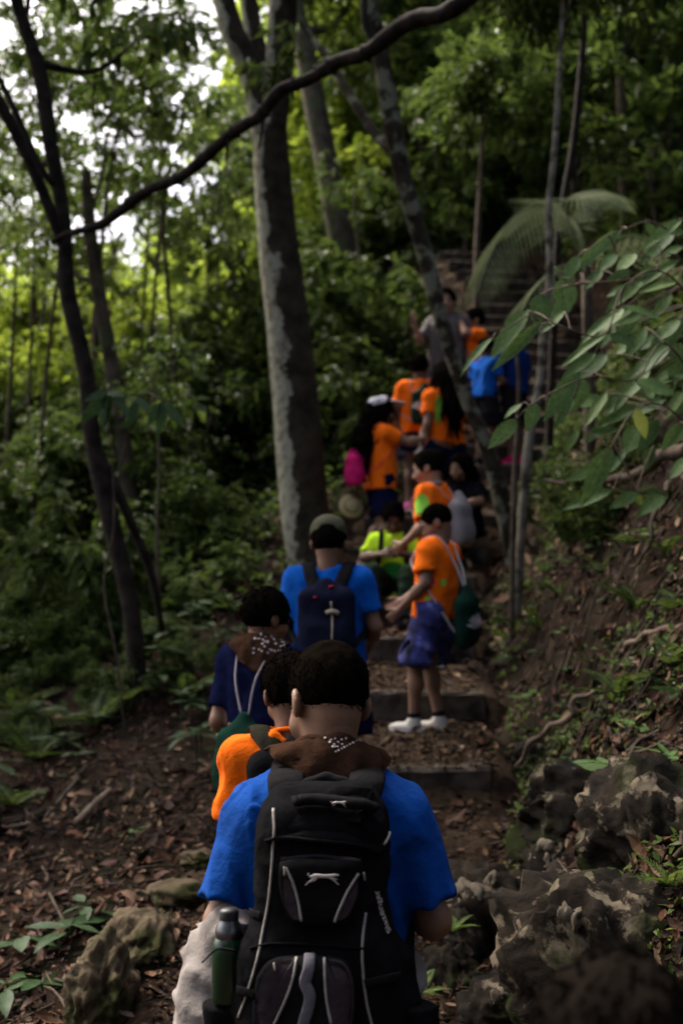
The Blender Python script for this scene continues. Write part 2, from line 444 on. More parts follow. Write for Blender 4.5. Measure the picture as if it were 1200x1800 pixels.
def timber(L, hgt, dep, seed):
    rg = np.random.default_rng(seed); n = 14
    x = np.linspace(-L / 2, L / 2, n); prof = []
    c = 0.018
    sect = [(-dep / 2 + c, 0), (dep / 2 - c, 0), (dep / 2, -c), (dep / 2, -hgt + c), (dep / 2 - c, -hgt), (-dep / 2 + c, -hgt), (-dep / 2, -hgt + c), (-dep / 2, -c)]
    V = []
    for i in range(n):
        for (a, b) in sect:
            V.append((x[i] + rg.normal() * 0.004 * (i in (0, n - 1)), a + rg.normal() * 0.004, b + rg.normal() * 0.004 + 0.008 * math.sin(3 * x[i] + seed)))
    k = len(sect); Q = []
    for i in range(n - 1):
        for j in range(k): Q.append((i * k + j, (i + 1) * k + j, (i + 1) * k + (j + 1) % k, i * k + (j + 1) % k))
    V += [(x[0], 0, -hgt / 2), (x[-1], 0, -hgt / 2)]
    T = [(j, (j + 1) % k, n * k) for j in range(k)] + [((n - 1) * k + (j + 1) % k, (n - 1) * k + j, n * k + 1) for j in range(k)]
    return mesh_np('timber_step', V, Q, T, False)
for i, (Y, z, xl, xr) in enumerate(STEPS):
    big = i < 8
    o = put('timber_step', timber(xr - xl + (0.0 if big else 0.1), 0.17 if big else 0.15, 0.17 if big else 0.13, i), m_timber, path)
    o.location = ((xl + xr) / 2, Y + (0.085 if big else 0.065), z); o.rotation_euler = (0, R(random.uniform(-1.2, 1.2)), R(random.uniform(-2, 2)))

# ------------------------------------------------------------------ leaves and crowns
def leaf_cloud(P, D, Nrm, L, W, fold=0.25, droop=0.0, full=False):
    """Vectorised leaves: base P, direction D, normal Nrm. Two folded triangles (or six when full) each."""
    P = np.asarray(P); D = D / (np.linalg.norm(D, axis=1)[:, None] + 1e-9)
    S = np.cross(D, Nrm); S /= np.linalg.norm(S, axis=1)[:, None] + 1e-9
    U = np.cross(S, D); L = np.asarray(L)[:, None]; W = np.asarray(W)[:, None]; n = len(P)
    if not full:
        V = np.stack([P, P + D * L * 0.45 + S * W * 0.5 + U * W * fold, P + D * L - U * L * droop, P + D * L * 0.45 - S * W * 0.5 + U * W * fold], 1).reshape(-1, 3)
        i = np.arange(n)[:, None] * 4
        T = np.concatenate([i + [0, 1, 2], i + [0, 2, 3]])
        return V, T
    V = np.stack([P,
                  P + D * L * 0.22 + S * W * 0.40 + U * W * fold * .8 + U * L * droop * .10, P + D * L * 0.22 + U * L * droop * .10, P + D * L * 0.22 - S * W * 0.40 + U * W * fold * .8 + U * L * droop * .10,
                  P + D * L * 0.55 + S * W * 0.46 + U * W * fold + U * L * droop * .06, P + D * L * 0.55 + U * L * droop * .06, P + D * L * 0.55 - S * W * 0.46 + U * W * fold + U * L * droop * .06,
                  P + D * L - U * L * droop * .35], 1).reshape(-1, 3)
    i = np.arange(n)[:, None] * 8
    T = np.concatenate([i + [0, 1, 2], i + [0, 2, 3], i + [1, 4, 5], i + [1, 5, 2], i + [2, 5, 6], i + [2, 6, 3], i + [4, 7, 5], i + [5, 7, 6]])
    return V, T
def rand_unit(n, rg):
    v = rg.normal(size=(n, 3)); return v / np.linalg.norm(v, axis=1)[:, None]
def clump_leaves(C, Rad, n, rg, L=0.12, wr=0.45, up=0.75, droop=0.15, down=0.35):
    """Leaves gathered on twigs inside clumps at C with radius Rad."""
    m = len(C); tw = max(3, n // (m * 7)); out = []
    ci = np.repeat(np.arange(m), tw)
    base = C[ci] + rand_unit(len(ci), rg) * (Rad[ci] * 0.35)[:, None]
    tdir = rand_unit(len(ci), rg) * [1, 1, 0.6]; tl = Rad[ci] * rg.uniform(0.5, 1.15, len(ci))
    k = 7
    t = np.tile(np.linspace(0.15, 1, k), len(ci)); bi = np.repeat(np.arange(len(ci)), k)
    P = base[bi] + tdir[bi] * (tl[bi] * t)[:, None] - np.array([0, 0, 1.0]) * (0.25 * tl[bi] * t * t)[:, None]
    P += rg.normal(size=P.shape) * 0.02
    side = np.cross(tdir[bi], [0, 0, 1.0]) * np.where(np.arange(len(bi)) % 2, 1, -1)[:, None]
    D = tdir[bi] * 0.5 + side * 0.8 + rg.normal(size=P.shape) * 0.3; D[:, 2] -= down
    Nn = rg.normal(size=P.shape) * (1 - up); Nn[:, 2] += up
    Ls = L * rg.uniform(0.55, 1.3, len(P))
    return P, D, Nn, Ls, Ls * wr * rg.uniform(0.8, 1.2, len(P))
LEAF_DARK = mat('leaf_dark', (0.021, 0.041, 0.008), (0.064, 0.103, 0.020), island=True, rough=0.5, spec=0.15, transl=0.38)  # dark copy of the leaf colour, holds the shade of the dim zones
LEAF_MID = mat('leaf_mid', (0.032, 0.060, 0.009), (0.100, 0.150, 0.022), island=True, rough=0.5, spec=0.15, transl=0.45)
LEAF_LIGHT = mat('leaf_light', (0.065, 0.115, 0.012), (0.230, 0.310, 0.038), island=True, rough=0.5, spec=0.15, transl=0.5)  # light copy of the leaf colour, holds the sunlight of the bright gaps
LEAF_BROAD = mat('leaf_broad', (0.036, 0.076, 0.021), (0.068, 0.124, 0.038), scale=14, rough=0.5, spec=0.08, transl=0.22, bump=0.15, bscale=60)
def leaf_veins(m, amt=.5):
    nt = m.node_tree; N = nt.nodes; L = nt.links; b = N['Principled BSDF']; src = b.inputs['Base Color'].links[0].from_socket
    tc = N.new('ShaderNodeTexCoord'); sp = N.new('ShaderNodeSeparateXYZ'); L.new(tc.outputs['Object'], sp.inputs[0])
    ab = N.new('ShaderNodeMath'); ab.operation = 'ABSOLUTE'; L.new(sp.outputs[1], ab.inputs[0])
    mr = N.new('ShaderNodeMapRange'); mr.inputs[1].default_value = .006; mr.inputs[2].default_value = .014; mr.inputs[3].default_value = 1; mr.inputs[4].default_value = 0; L.new(ab.outputs[0], mr.inputs[0])
    mu = N.new('ShaderNodeMath'); mu.operation = 'MULTIPLY_ADD'; L.new(ab.outputs[0], mu.inputs[0]); mu.inputs[1].default_value = -.8; L.new(sp.outputs[0], mu.inputs[2])
    m2 = N.new('ShaderNodeMath'); m2.operation = 'MULTIPLY'; L.new(mu.outputs[0], m2.inputs[0]); m2.inputs[1].default_value = 62.0
    si = N.new('ShaderNodeMath'); si.operation = 'SINE'; L.new(m2.outputs[0], si.inputs[0])
    m3 = N.new('ShaderNodeMapRange'); m3.inputs[1].default_value = .82; m3.inputs[2].default_value = 1.0; m3.inputs[4].default_value = .55; L.new(si.outputs[0], m3.inputs[0])
    mx = N.new('ShaderNodeMath'); mx.operation = 'MAXIMUM'; L.new(mr.outputs[0], mx.inputs[0]); L.new(m3.outputs[0], mx.inputs[1])
    oi = N.new('ShaderNodeObjectInfo'); hs = N.new('ShaderNodeHueSaturation'); rr = N.new('ShaderNodeMapRange'); rr.inputs[3].default_value = .62; rr.inputs[4].default_value = 1.35; L.new(oi.outputs['Random'], rr.inputs[0]); L.new(rr.outputs[0], hs.inputs['Value'])
    r2 = N.new('ShaderNodeMapRange'); r2.inputs[3].default_value = .515; r2.inputs[4].default_value = .475; L.new(oi.outputs['Random'], r2.inputs[0]); L.new(r2.outputs[0], hs.inputs['Hue']); L.new(src, hs.inputs['Color'])
    lite = N.new('ShaderNodeHueSaturation'); lite.inputs['Value'].default_value = 1.9; lite.inputs['Saturation'].default_value = .8; L.new(hs.outputs[0], lite.inputs['Color'])
    fm = N.new('ShaderNodeMath'); fm.operation = 'MULTIPLY'; L.new(mx.outputs[0], fm.inputs[0]); fm.inputs[1].default_value = amt
    cm = N.new('ShaderNodeMixRGB'); L.new(fm.outputs[0], cm.inputs[0]); L.new(hs.outputs[0], cm.inputs[1]); L.new(lite.outputs[0], cm.inputs[2]); L.new(cm.outputs[0], b.inputs['Base Color'])
leaf_veins(LEAF_BROAD)
m_bark = mat('bark_brown', (0.035, 0.026, 0.019), (0.095, 0.075, 0.055), scale=9, rough=0.9, spec=0.1, bump=0.8, bscale=26)
m_bark_dark = mat('bark_dark', (0.008, 0.0065, 0.005), (0.026, 0.020, 0.015), scale=10, rough=0.9, spec=0.1, bump=0.8, bscale=28)
m_bark_grey = mat('bark_grey', (0.036, 0.029, 0.020), (0.085, 0.070, 0.050), scale=8, rough=0.9, spec=0.1, bump=0.6, bscale=26, c3=(0.05, 0.062, 0.028), c3scale=3.5)
m_bark_pale = mat('bark_pale', (0.085, 0.078, 0.060), (0.20, 0.185, 0.145), scale=14, rough=0.9, spec=0.1, bump=0.5, bscale=40, c3=(0.04, 0.036, 0.025), c3scale=9, c3lo=.52, c3hi=.6)
m_bark_lichen = mat('bark_lichen', (0.016, 0.013, 0.009), (0.045, 0.037, 0.025), scale=8, rough=0.9, spec=0.1, bump=0.8, bscale=28, c3=(0.15, 0.155, 0.11), c3scale=6.5, c3lo=0.50, c3hi=0.56)

def trunk_mesh(P, r, seed=0, sides=12, n=40, lump=0.08, branches=()):
    mb = MB(); C = spline(P, n); rr = np.interp(np.linspace(0, 1, n), np.linspace(0, 1, len(r)), r)
    def one(C, rr, sides):
        k = mb.n
        mb.tube(C, rr, sides)
        V = mb.V[-1]; n = len(C); cc = np.repeat(C, sides, 0)
        off = V[:n * sides] - cc; f = 1 + lump * wob(V[:n * sides, 0], V[:n * sides, 1], V[:n * sides, 2] * 0.35, 9, 2, seed)
        V[:n * sides] = cc + off * f[:, None]
    one(C, rr, sides)
    for (BP, br) in branches:
        B = spline(BP, 16); one(B, np.interp(np.linspace(0, 1, 16), np.linspace(0, 1, len(br)), br), 7)
    return mb.mesh('trunk')

# crown meshes shared by the background trees: unit-size variants
def crown_mesh(seed, nclump, nleaf, size=(1, 1, 0.8), L=0.12, wr=0.45, hollow=0.35, crad=0.3, down=0.35, twigs=True):
    rg = np.random.default_rng(seed)
    d = rand_unit(nclump, rg); rad = hollow + (1 - hollow) * rg.random(nclump) ** 0.6
    C = d * rad[:, None] * np.asarray(size) * (1 + 0.18 * wob(d[:, 0], d[:, 1], d[:, 2], 3, 2, seed))[:, None]
    Rad = crad * rg.uniform(0.6, 1.3, nclump)
    P, D, Nn, Ls, Ws = clump_leaves(C, Rad, nleaf, rg, L, wr, down=down)
    V, T = leaf_cloud(P, D, Nn, Ls, Ws)
    return mesh_np('crown', V, None, T, False)
# ------------------------------------------------------------------ named trees
def lichen_side_bark():
    m = mat('bark_lichen_side', (0.016, 0.013, 0.009), (0.040, 0.033, 0.022), scale=9, rough=0.95, spec=0.1, bump=0.8, bscale=24)
    nt = m.node_tree; N = nt.nodes; L = nt.links; b = N['Principled BSDF']
    src = b.inputs['Base Color'].links[0].from_socket
    tc = N.new('ShaderNodeTexCoord'); sep = N.new('ShaderNodeSeparateXYZ'); L.new(tc.outputs['Normal'], sep.inputs[0])
    n = N.new('ShaderNodeTexNoise'); n.inputs['Scale'].default_value = 3.2; n.inputs['Detail'].default_value = 7; n.inputs['Roughness'].default_value = 0.6
    L.new(tc.outputs['Object'], n.inputs['Vector'])
    a = N.new('ShaderNodeMath'); a.operation = 'MULTIPLY_ADD'; L.new(sep.outputs[0], a.inputs[0]); a.inputs[1].default_value = -0.42; L.new(n.outputs['Fac'], a.inputs[2])
    r = N.new('ShaderNodeValToRGB'); r.color_ramp.elements[0].position = 0.63; r.color_ramp.elements[1].position = 0.665; L.new(a.outputs[0], r.inputs[0])
    n2 = N.new('ShaderNodeTexNoise'); n2.inputs['Scale'].default_value = 16; n2.inputs['Detail'].default_value = 5; L.new(tc.outputs['Object'], n2.inputs['Vector'])
    r2 = N.new('ShaderNodeValToRGB'); r2.color_ramp.elements[0].color = (0.12, 0.105, 0.078, 1); r2.color_ramp.elements[1].color = (0.25, 0.255, 0.195, 1)
    r2.color_ramp.elements[0].position = 0.35; r2.color_ramp.elements[1].position = 0.55
    L.new(n2.outputs['Fac'], r2.inputs[0])
    mx = N.new('ShaderNodeMixRGB'); L.new(r.outputs[0], mx.inputs[0]); L.new(src, mx.inputs[1]); L.new(r2.outputs[0], mx.inputs[2])
    L.new(mx.outputs[0], b.inputs['Base Color'])
    return m
m_lichen_side = lichen_side_bark()

CROWN_A = crown_mesh(1, 46, 5200, (1, 1, 0.75), L=0.125, crad=0.26)
CROWN_B = crown_mesh(2, 40, 4600, (1, 1, 0.65), L=0.14, wr=0.38, crad=0.28)
CROWN_C = crown_mesh(3, 60, 7000, (1, 1, 0.9), L=0.10, wr=0.5, crad=0.24)
CROWN_D = crown_mesh(4, 30, 3200, (1, 1, 0.7), L=0.19, wr=0.36, crad=0.30, down=0.8)
CROWN_L = crown_mesh(21, 30, 1500, (1, 1, 0.8), L=0.15, wr=0.45, crad=0.26, hollow=0.3)
CROWN_M = crown_mesh(22, 26, 1300, (1, 1, 0.7), L=0.17, wr=0.36, crad=0.30, hollow=0.3, down=0.8)
CROWN_N = crown_mesh(23, 34, 2000, (1, 1, 0.8), L=0.13, wr=0.5, crad=0.26, hollow=0.3)
SPARSE_A = crown_mesh(31, 30, 1000, (1, 1, 0.8), L=0.12, wr=0.42, crad=0.22, hollow=0.25)
SPARSE_B = crown_mesh(32, 24, 720, (1, 1, 0.75), L=0.16, wr=0.34, crad=0.26, hollow=0.25, down=0.9)
SPARSE_C = crown_mesh(33, 36, 1300, (1, 1, 0.8), L=0.10, wr=0.5, crad=0.20, hollow=0.25)
SPARSE = [SPARSE_A, SPARSE_B, SPARSE_C]
LOOSE = [CROWN_L, CROWN_M, CROWN_N]
SHRUB_A = crown_mesh(5, 26, 2400, (1, 1, 0.8), L=0.15, wr=0.5, crad=0.34, hollow=0.2)
SHRUB_B = crown_mesh(6, 22, 1700, (1, 1, 0.9), L=0.22, wr=0.42, crad=0.36, hollow=0.2, down=0.5)
SHRUB_C = crown_mesh(7, 34, 3600, (1, 1, 0.75), L=0.11, wr=0.5, crad=0.30, hollow=0.2)
_mc = {}
def with_mat(me, m):
    k = (me.name, m.name)
    if k not in _mc:
        c = me.copy(); c.materials.clear(); c.materials.append(m); _mc[k] = c
    return _mc[k]
def tree(name, label, P, r, bark, crowns=(), group=None, seed=0, branches=(), sides=12, lump=0.08):
    """P: world points of the trunk from the ground up; crowns: (world centre, radius, crown mesh, leaf material)."""
    base = np.array(P[0], float); t = thing(name, label, 'tree', tuple(base), 0, group)
    loc = [np.asarray(p) - base for p in P]; loc = [loc[0] - [0, 0, 0.35]] + loc
    r = [r[0] * 1.35] + list(r)
    br = [([np.asarray(q) - base for q in B], rr) for B, rr in branches]
    for (c, rad, me, m) in crowns:       # a limb reaching from the trunk into each crown
        c = np.asarray(c) - base; zt = min(max(c[2] - rad * 0.8, 0.5), loc[-1][2])
        C = spline(loc, 60); s = C[np.argmin(np.abs(C[:, 2] - zt))]
        br.append(([s, s * 0.5 + c * 0.5 - [0, 0, 0.2 * rad], c], [r[-1] * 0.8, r[-1] * 0.5, 0.012]))
    put('trunk', trunk_mesh(loc, r, seed, sides, 44, lump, br), bark, t)
    for (c, rad, me, m) in crowns:
        o = put('crown', with_mat(me, m), None, t); o.location = np.asarray(c) - base; o.scale = (rad,) * 3; o.rotation_euler = (random.uniform(-.3, .3), random.uniform(-.3, .3), random.uniform(0, 6.28))
    return t
def A(lst, Y, Y1=None):
    Y1 = Y if Y1 is None else Y1; n = len(lst)
    return [at(p[0], p[1], Y + (Y1 - Y) * i / max(1, n - 1)) for i, p in enumerate(lst)]
def G(px, py, Y):
    p = at(px, py, Y); p[2] = H1(p[0], Y); return p

# big forked tree
P1 = A([(556, 975), (535, 860), (517, 700), (497, 500), (480, 330), (474, 215)], 10.0)
P1[0][2] = H1(P1[0][0], 10.0)
f = P1[-1]
tree('forked_tree', 'stout forked tree with pale lichen down one side of its trunk', P1, [0.22, 0.188, 0.178, 0.168, 0.15, 0.138], m_lichen_side,
     [(at(400, -330, 10.5), 1.5, SPARSE_C, LEAF_MID)], seed=3, sides=20, lump=0.10,
     branches=[([f - [0, 0, .25], at(445, 130, 10.0), at(408, 50, 10.0), at(385, -60, 10.1), at(400, -200, 10.3)], [0.13, 0.11, 0.095, 0.08, 0.05]),
               ([f - [0, 0, .2], at(490, 120, 10), at(497, 20, 10), at(505, -120, 9.8), at(560, -260, 9.6)], [0.13, 0.125, 0.12, 0.10, 0.05])])
# dark crooked tree on the left
P2 = A([(243, 1205), (228, 1060), (188, 890), (163, 775), (150, 650), (118, 510), (112, 390), (90, 260), (70, 130), (26, -10), (-10, -160)], 8.0)
P2[0][2] = H1(P2[0][0], 8.0)
tree('crooked_tree', 'dark crooked slender tree with a thin second stem, left of the trail', P2, [0.062, 0.052, 0.055, 0.054, 0.050, 0.050, 0.046, 0.050, 0.045, 0.042, 0.034], m_bark_dark,
     [(at(60, -120, 8.5), 1.0, SPARSE_A, LEAF_DARK), (at(270, 40, 9.0), 0.95, SPARSE_B, LEAF_DARK), (at(20, 240, 8.8), 0.55, SPARSE_C, LEAF_DARK)], seed=5,
     branches=[([at(160, 775, 8), at(200, 850, 8.05), at(235, 930, 8.1), at(268, 1015, 8.15), at(285, 1110, 8.2)], [0.04, 0.035, 0.03, 0.028, 0.02]),
               ([at(112, 430, 8), at(60, 300, 7.8), at(0, 180, 7.6), at(-80, 40, 7.4)], [0.04, 0.038, 0.034, 0.03]),
               ([at(98, 330, 8), at(70, 290, 7.9), at(20, 180, 7.9), at(-20, 100, 7.9)], [0.025, 0.022, 0.02, 0.018])])
# leaning mottled tree in front of the stairs
P4 = A([(903, 915), (865, 815), (818, 695), (778, 570), (748, 450), (718, 350), (692, 230), (668, 90), (640, -30), (600, -220)], 9.9, 8.6)
P4[0][2] = H1(P4[0][0], 9.9)
tree('leaning_tree', 'mottled grey slender tree leaning over the hikers on the stairs', P4, [0.075, 0.058, 0.055, 0.055, 0.060, 0.066, 0.068, 0.064, 0.058, 0.05], m_bark_lichen,
     [(at(560, -400, 8.8), 1.1, SPARSE_C, LEAF_DARK), (at(760, -240, 9), 1.0, SPARSE_A, LEAF_DARK)], seed=8,
     branches=[([at(700, 275, 9.15), at(660, 235, 9.3), at(620, 175, 9.5), at(580, 110, 9.7), at(530, 40, 10.0)], [0.045, 0.04, 0.036, 0.03, 0.02])])
# thin trees by the stairs
P8 = A([(905, 950), (922, 850), (932, 760), (950, 660), (955, 570), (966, 480), (964, 370), (974, 270), (983, 120), (992, -40)], 8.4)
P8[0][2] = H1(P8[0][0], 8.4)
tree('pale_sapling', 'pale thin sapling standing in front of the upper stairs', P8, [0.034, 0.031, 0.032, 0.028, 0.029, 0.025, 0.024, 0.022, 0.018, 0.014], m_bark_pale, [(at(1010, -80, 8.6), 0.75, CROWN_B, LEAF_DARK)], seed=9, sides=9)
P10 = A([(897, 945), (903, 860), (908, 770), (912, 680), (905, 600)], 8.2); P10[0][2] = H1(P10[0][0], 8.2)
tree('thin_sapling', 'very thin brown sapling stem beside the pale sapling', P10, [0.02, 0.018, 0.017, 0.015, 0.010], m_bark, [], seed=10, sides=8)
P9 = A([(960, 640), (978, 470), (988, 370), (1008, 250), (1022, 110), (1030, -40)], 10.5); P9[0][2] = H1(P9[0][0], 10.5)
tree('dark_sapling', 'dark slender tree rising behind the palm frond', P9, [0.035, 0.033, 0.033, 0.031, 0.029, 0.024], m_bark_dark, [(at(1040, -180, 10.5), 1.1, CROWN_L, LEAF_DARK)], seed=11, sides=9)
P11 = A([(836, 560), (838, 460), (841, 380), (846, 280), (850, 180)], 13.2); P11[0][2] = H1(P11[0][0], 13.2)
tree('stair_sapling', 'thin straight stem at the edge of the upper stairs', P11, [0.04, 0.034, 0.03, 0.025, 0.015], m_bark, [(at(860, 150, 13.2), 0.8, CROWN_B, LEAF_DARK)], seed=12, sides=8)
P12 = A([(1100, 420), (1098, 300), (1094, 160), (1090, 20), (1085, -120)], 14.0); P12[0][2] = H1(P12[0][0], 14.0)
tree('hill_tree', 'brown straight tree high on the bank above the palm', P12, [0.08, 0.075, 0.07, 0.065, 0.055], m_bark, [(at(1110, -60, 14.0), 1.5, CROWN_N, LEAF_DARK)], seed=13, sides=9)
# tan trees behind the left tree and the forked tree
P3 = A([(246, 950), (218, 790), (196, 640), (178, 540), (160, 420), (150, 300)], 11.5); P3[0][2] = H1(P3[0][0], 11.5)
tree('tan_tree', 'tan thin tree just behind the dark crooked tree', P3, [0.085, 0.075, 0.072, 0.07, 0.06, 0.045], m_bark_grey, [(at(190, 230, 12), 1.1, SPARSE_C, LEAF_DARK), (at(90, 400, 12), 0.8, SPARSE_A, LEAF_MID)], seed=14, sides=9)
P5 = A([(652, 660), (632, 560), (603, 430), (577, 300), (552, 170), (530, 60), (505, -60)], 17.0); P5[0][2] = H1(P5[0][0], 17.0)
tree('pale_tree', 'pale brown tree in the light behind the forked tree', P5, [0.22, 0.19, 0.18, 0.165, 0.15, 0.13, 0.10], m_bark_grey, [(at(500, -120, 17.5), 1.4, SPARSE_C, LEAF_MID), (at(640, -40, 18), 1.5, CROWN_N, LEAF_MID)], seed=15)
P16 = [np.array((-1.74, 6.2, H1(-1.74, 6.2))), np.array((-1.78, 6.2, 1.4)), np.array((-1.88, 6.2, 2.6)), np.array((-1.99, 6.25, 6.2))]
tree('edge_tree', 'dark trunk at the left edge of the leaf litter', P16, [0.13, 0.10, 0.095, 0.07], m_bark_dark, [((-2.6, 6.4, 6.6), 1.3, CROWN_C, LEAF_DARK)], seed=16)  # dense crown above the frame is added to shade the left slope

gt = 'thin saplings on the left slope'; lt = 'very thin upright sapling stem on the shaded left slope'
for i, (pts, Y, r_) in enumerate([([(283, 1120), (276, 950), (280, 800), (270, 650)], 9.0, .012), ([(410, 950), (396, 760), (412, 560), (398, 420)], 14.5, .022), ([(610, 860), (618, 700), (634, 520), (622, 330)], 15.0, .03)]):
    P_ = A(pts, Y); P_[0][2] = H1(P_[0][0], Y); top = P_[-1]
    tree('thin_sapling', ['thin bare stem rising beside the dark crooked tree', 'thin stem in the bushes between the crooked and forked trees', 'thin pale stem just right of the forked tree'][i], P_, [r_ * 1.3, r_, r_ * .85, r_ * .5], m_bark if i % 2 else m_bark_grey, [(top, random.uniform(.4, .65), random.choice(SPARSE), LEAF_DARK)], gt, seed=i, sides=7)
# hanging limb across the view, caught in the crooked tree and leaving the frame towards a tree on the bank
mb = MB(); Pd = [at(92, 425, 7.93), at(160, 398, 7.75), at(250, 345, 7.5), at(330, 297, 7.3), at(430, 222, 7.0), at(470, 185, 6.9), at(520, 143, 6.8), at(590, 115, 6.65), at(650, 82, 6.5), at(735, 35, 6.3), at(820, -5, 6.1), at(1000, -130, 5.8), at(1250, -330, 5.6), np.array((2.5, 5.6, 5.1))]
C = spline(Pd, 90); rr = np.interp(np.linspace(0, 1, 90), [0, .1, .3, .5, .62, 1], [0.016, 0.030, 0.034, 0.036, 0.042, 0.055]) * (1 + 0.10 * np.sin(np.arange(90) * 0.9) * np.sin(np.arange(90) * 0.37))
C[:, 2] += 0.018 * np.sin(np.arange(90) * 0.55); mb.tube(C, rr, 9)
mb.tube(spline([at(660, 78, 6.5), at(640, 30, 6.5), at(645, -60, 6.5)], 10), [0.02] * 10, 6)
rg = np.random.default_rng(44)
for k in (12, 19, 26, 33, 41, 47, 54):            # knots and broken twig stubs
    L = rg.uniform(.05, .22); d = rg.normal(size=3); d[2] = abs(d[2]) * rg.choice([-1, 1]); d /= np.linalg.norm(d)
    mb.tube(spline([C[k], C[k] + d * L * .5 + rg.normal(size=3) * .02, C[k] + d * L + rg.normal(size=3) * .03], 7), np.linspace(.016, .004, 7), 6)
    mb.tube([C[k] - (C[k + 1] - C[k - 1]) * .25, C[k], C[k] + (C[k + 1] - C[k - 1]) * .25], [rr[k] * .9, rr[k] * 1.35, rr[k] * .9], 9)
tag(put('hanging_limb', mb.mesh('hanging_limb'), m_bark_dark), 'bare dark limb slanting across the view above the hikers', 'branch')
# its tree on the bank, outside the frame
PB = [np.array((2.9, 5.6, H1(2.9, 5.6))), np.array((2.8, 5.6, 3.6)), np.array((2.55, 5.6, 5.0)), np.array((2.4, 5.6, 7.0))]
tree('bank_tree', 'tree on the bank beyond the frame carrying the slanting limb', PB, [0.16, 0.13, 0.12, 0.08], m_bark_dark, [((2.6, 5.6, 7.6), 1.5, CROWN_N, LEAF_DARK), ((3.9, 4.8, 6.9), 1.5, CROWN_L, LEAF_DARK)], seed=18)

# ------------------------------------------------------------------ woodland around: individual trees
def wood_tree(px, ptop, Y, rad, me, leaf, group, label, bark=m_bark, rtr=None, n2=0):
    c = at(px, ptop, Y); x = c[0] + random.uniform(-.4, .4); zb = H1(x, Y)
    top = max(c[2], zb + 1.0); rtr = rtr or 0.012 + 0.010 * rad
    dx = random.uniform(-0.25, 0.25)
    P = [np.array((x, Y, zb)), np.array((x + dx * .5, Y, zb + (top - zb) * .4)), np.array((x + dx, Y, zb + (top - zb) * .75)), np.array((c[0], Y, top))]
    cr = [((c[0], Y, top), rad, me, leaf)]
    for k in range(n2):
        cr.append(((c[0] + random.uniform(-1, 1) * rad, Y + random.uniform(-1, 1) * rad, top + random.uniform(-1.1, 0.5) * rad), rad * random.uniform(.55, .8), me, leaf))
    return tree('woodland_tree', label, P, [rtr * 1.3, rtr, rtr * .9, rtr * .5], bark, cr, group, seed=random.randint(0, 30), sides=8)
CR = [CROWN_A, CROWN_B, CROWN_C, CROWN_D]
g1 = 'slender trees against the bright sky'; l1 = 'slender woodland tree with dark leaves against the bright sky'
for (px, py, Y, rad) in [(215, 170, 12, .85), (345, 40, 13, .9), (300, 280, 13.5, .95), (30, 400, 13, .8), (210, 420, 14, .9), (390, 330, 16, 1.0),
                         (330, 160, 17, 1.0), (90, 60, 16, 1.0), (20, 90, 12, .8), (150, 330, 15, .9), (250, 40, 15, .9), (410, 200, 19, 1.0), (60, 300, 14, .7), (40, 190, 17, .9), (-10, 330, 16, .8), (140, 90, 18, 1.0), (70, 430, 19, 1.0), (180, 300, 18, .9), (290, 380, 19, .9)]:
    wood_tree(px, py, Y, rad, random.choice(SPARSE), LEAF_DARK, g1, l1, n2=1)
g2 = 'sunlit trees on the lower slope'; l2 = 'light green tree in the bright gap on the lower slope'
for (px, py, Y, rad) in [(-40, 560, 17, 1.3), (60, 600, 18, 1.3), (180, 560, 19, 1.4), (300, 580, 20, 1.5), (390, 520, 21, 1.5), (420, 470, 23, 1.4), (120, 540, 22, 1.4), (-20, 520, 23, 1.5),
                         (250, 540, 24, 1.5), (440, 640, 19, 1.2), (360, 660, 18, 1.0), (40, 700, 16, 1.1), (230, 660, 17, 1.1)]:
    wood_tree(px, py, Y, rad, random.choice(LOOSE), LEAF_LIGHT, g2, l2, n2=1)  # lighter leaf tone stands in for sun shining through
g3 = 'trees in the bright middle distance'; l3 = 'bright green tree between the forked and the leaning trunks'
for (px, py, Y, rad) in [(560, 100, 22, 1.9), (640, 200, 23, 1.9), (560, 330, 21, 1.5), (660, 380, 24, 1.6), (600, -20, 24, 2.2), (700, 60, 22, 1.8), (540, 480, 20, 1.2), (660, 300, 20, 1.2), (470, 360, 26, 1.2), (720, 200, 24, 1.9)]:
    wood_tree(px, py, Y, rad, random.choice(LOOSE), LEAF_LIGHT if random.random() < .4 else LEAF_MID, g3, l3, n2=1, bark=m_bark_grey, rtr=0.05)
g4 = 'shaded trees on the upper hillside'; l4 = 'shaded dark green tree on the steep upper hillside'
for (px, py, Y, rad) in [(770, 120, 19, 1.5), (830, 30, 18, 1.6), (900, 180, 18, 1.4), (960, 60, 16, 1.4), (1060, 160, 16, 1.4), (1140, 60, 14, 1.4), (1180, 220, 13, 1.1), (1000, 280, 19, 1.2), (800, 280, 20, 1.3), (1130, 330, 15, 1.0),
                         (880, 330, 20, 1.1), (740, 360, 21, 1.2), (950, 330, 21, 1.0), (1060, 360, 19, 1.1)]:
    wood_tree(px, py, Y, rad, random.choice(LOOSE), LEAF_DARK, g4, l4, n2=2)  # dark leaf tone stands in for the hillside shade
g5 = 'far trees closing the view'; l5 = 'distant leafy tree closing the view behind the others'
for i in range(46):
    px = -150 + i * 32 + random.uniform(-15, 15); Y = random.uniform(30, 44)
    lo = 500 if px < 420 else 150
    if px < 420: py = random.uniform(600, 720)
    else: py = random.uniform(60, 420)
    wood_tree(px, py, Y, random.uniform(1.8, 2.8), random.choice(LOOSE), LEAF_MID if random.random() < .4 else LEAF_LIGHT, g5, l5, n2=1, rtr=0.08)

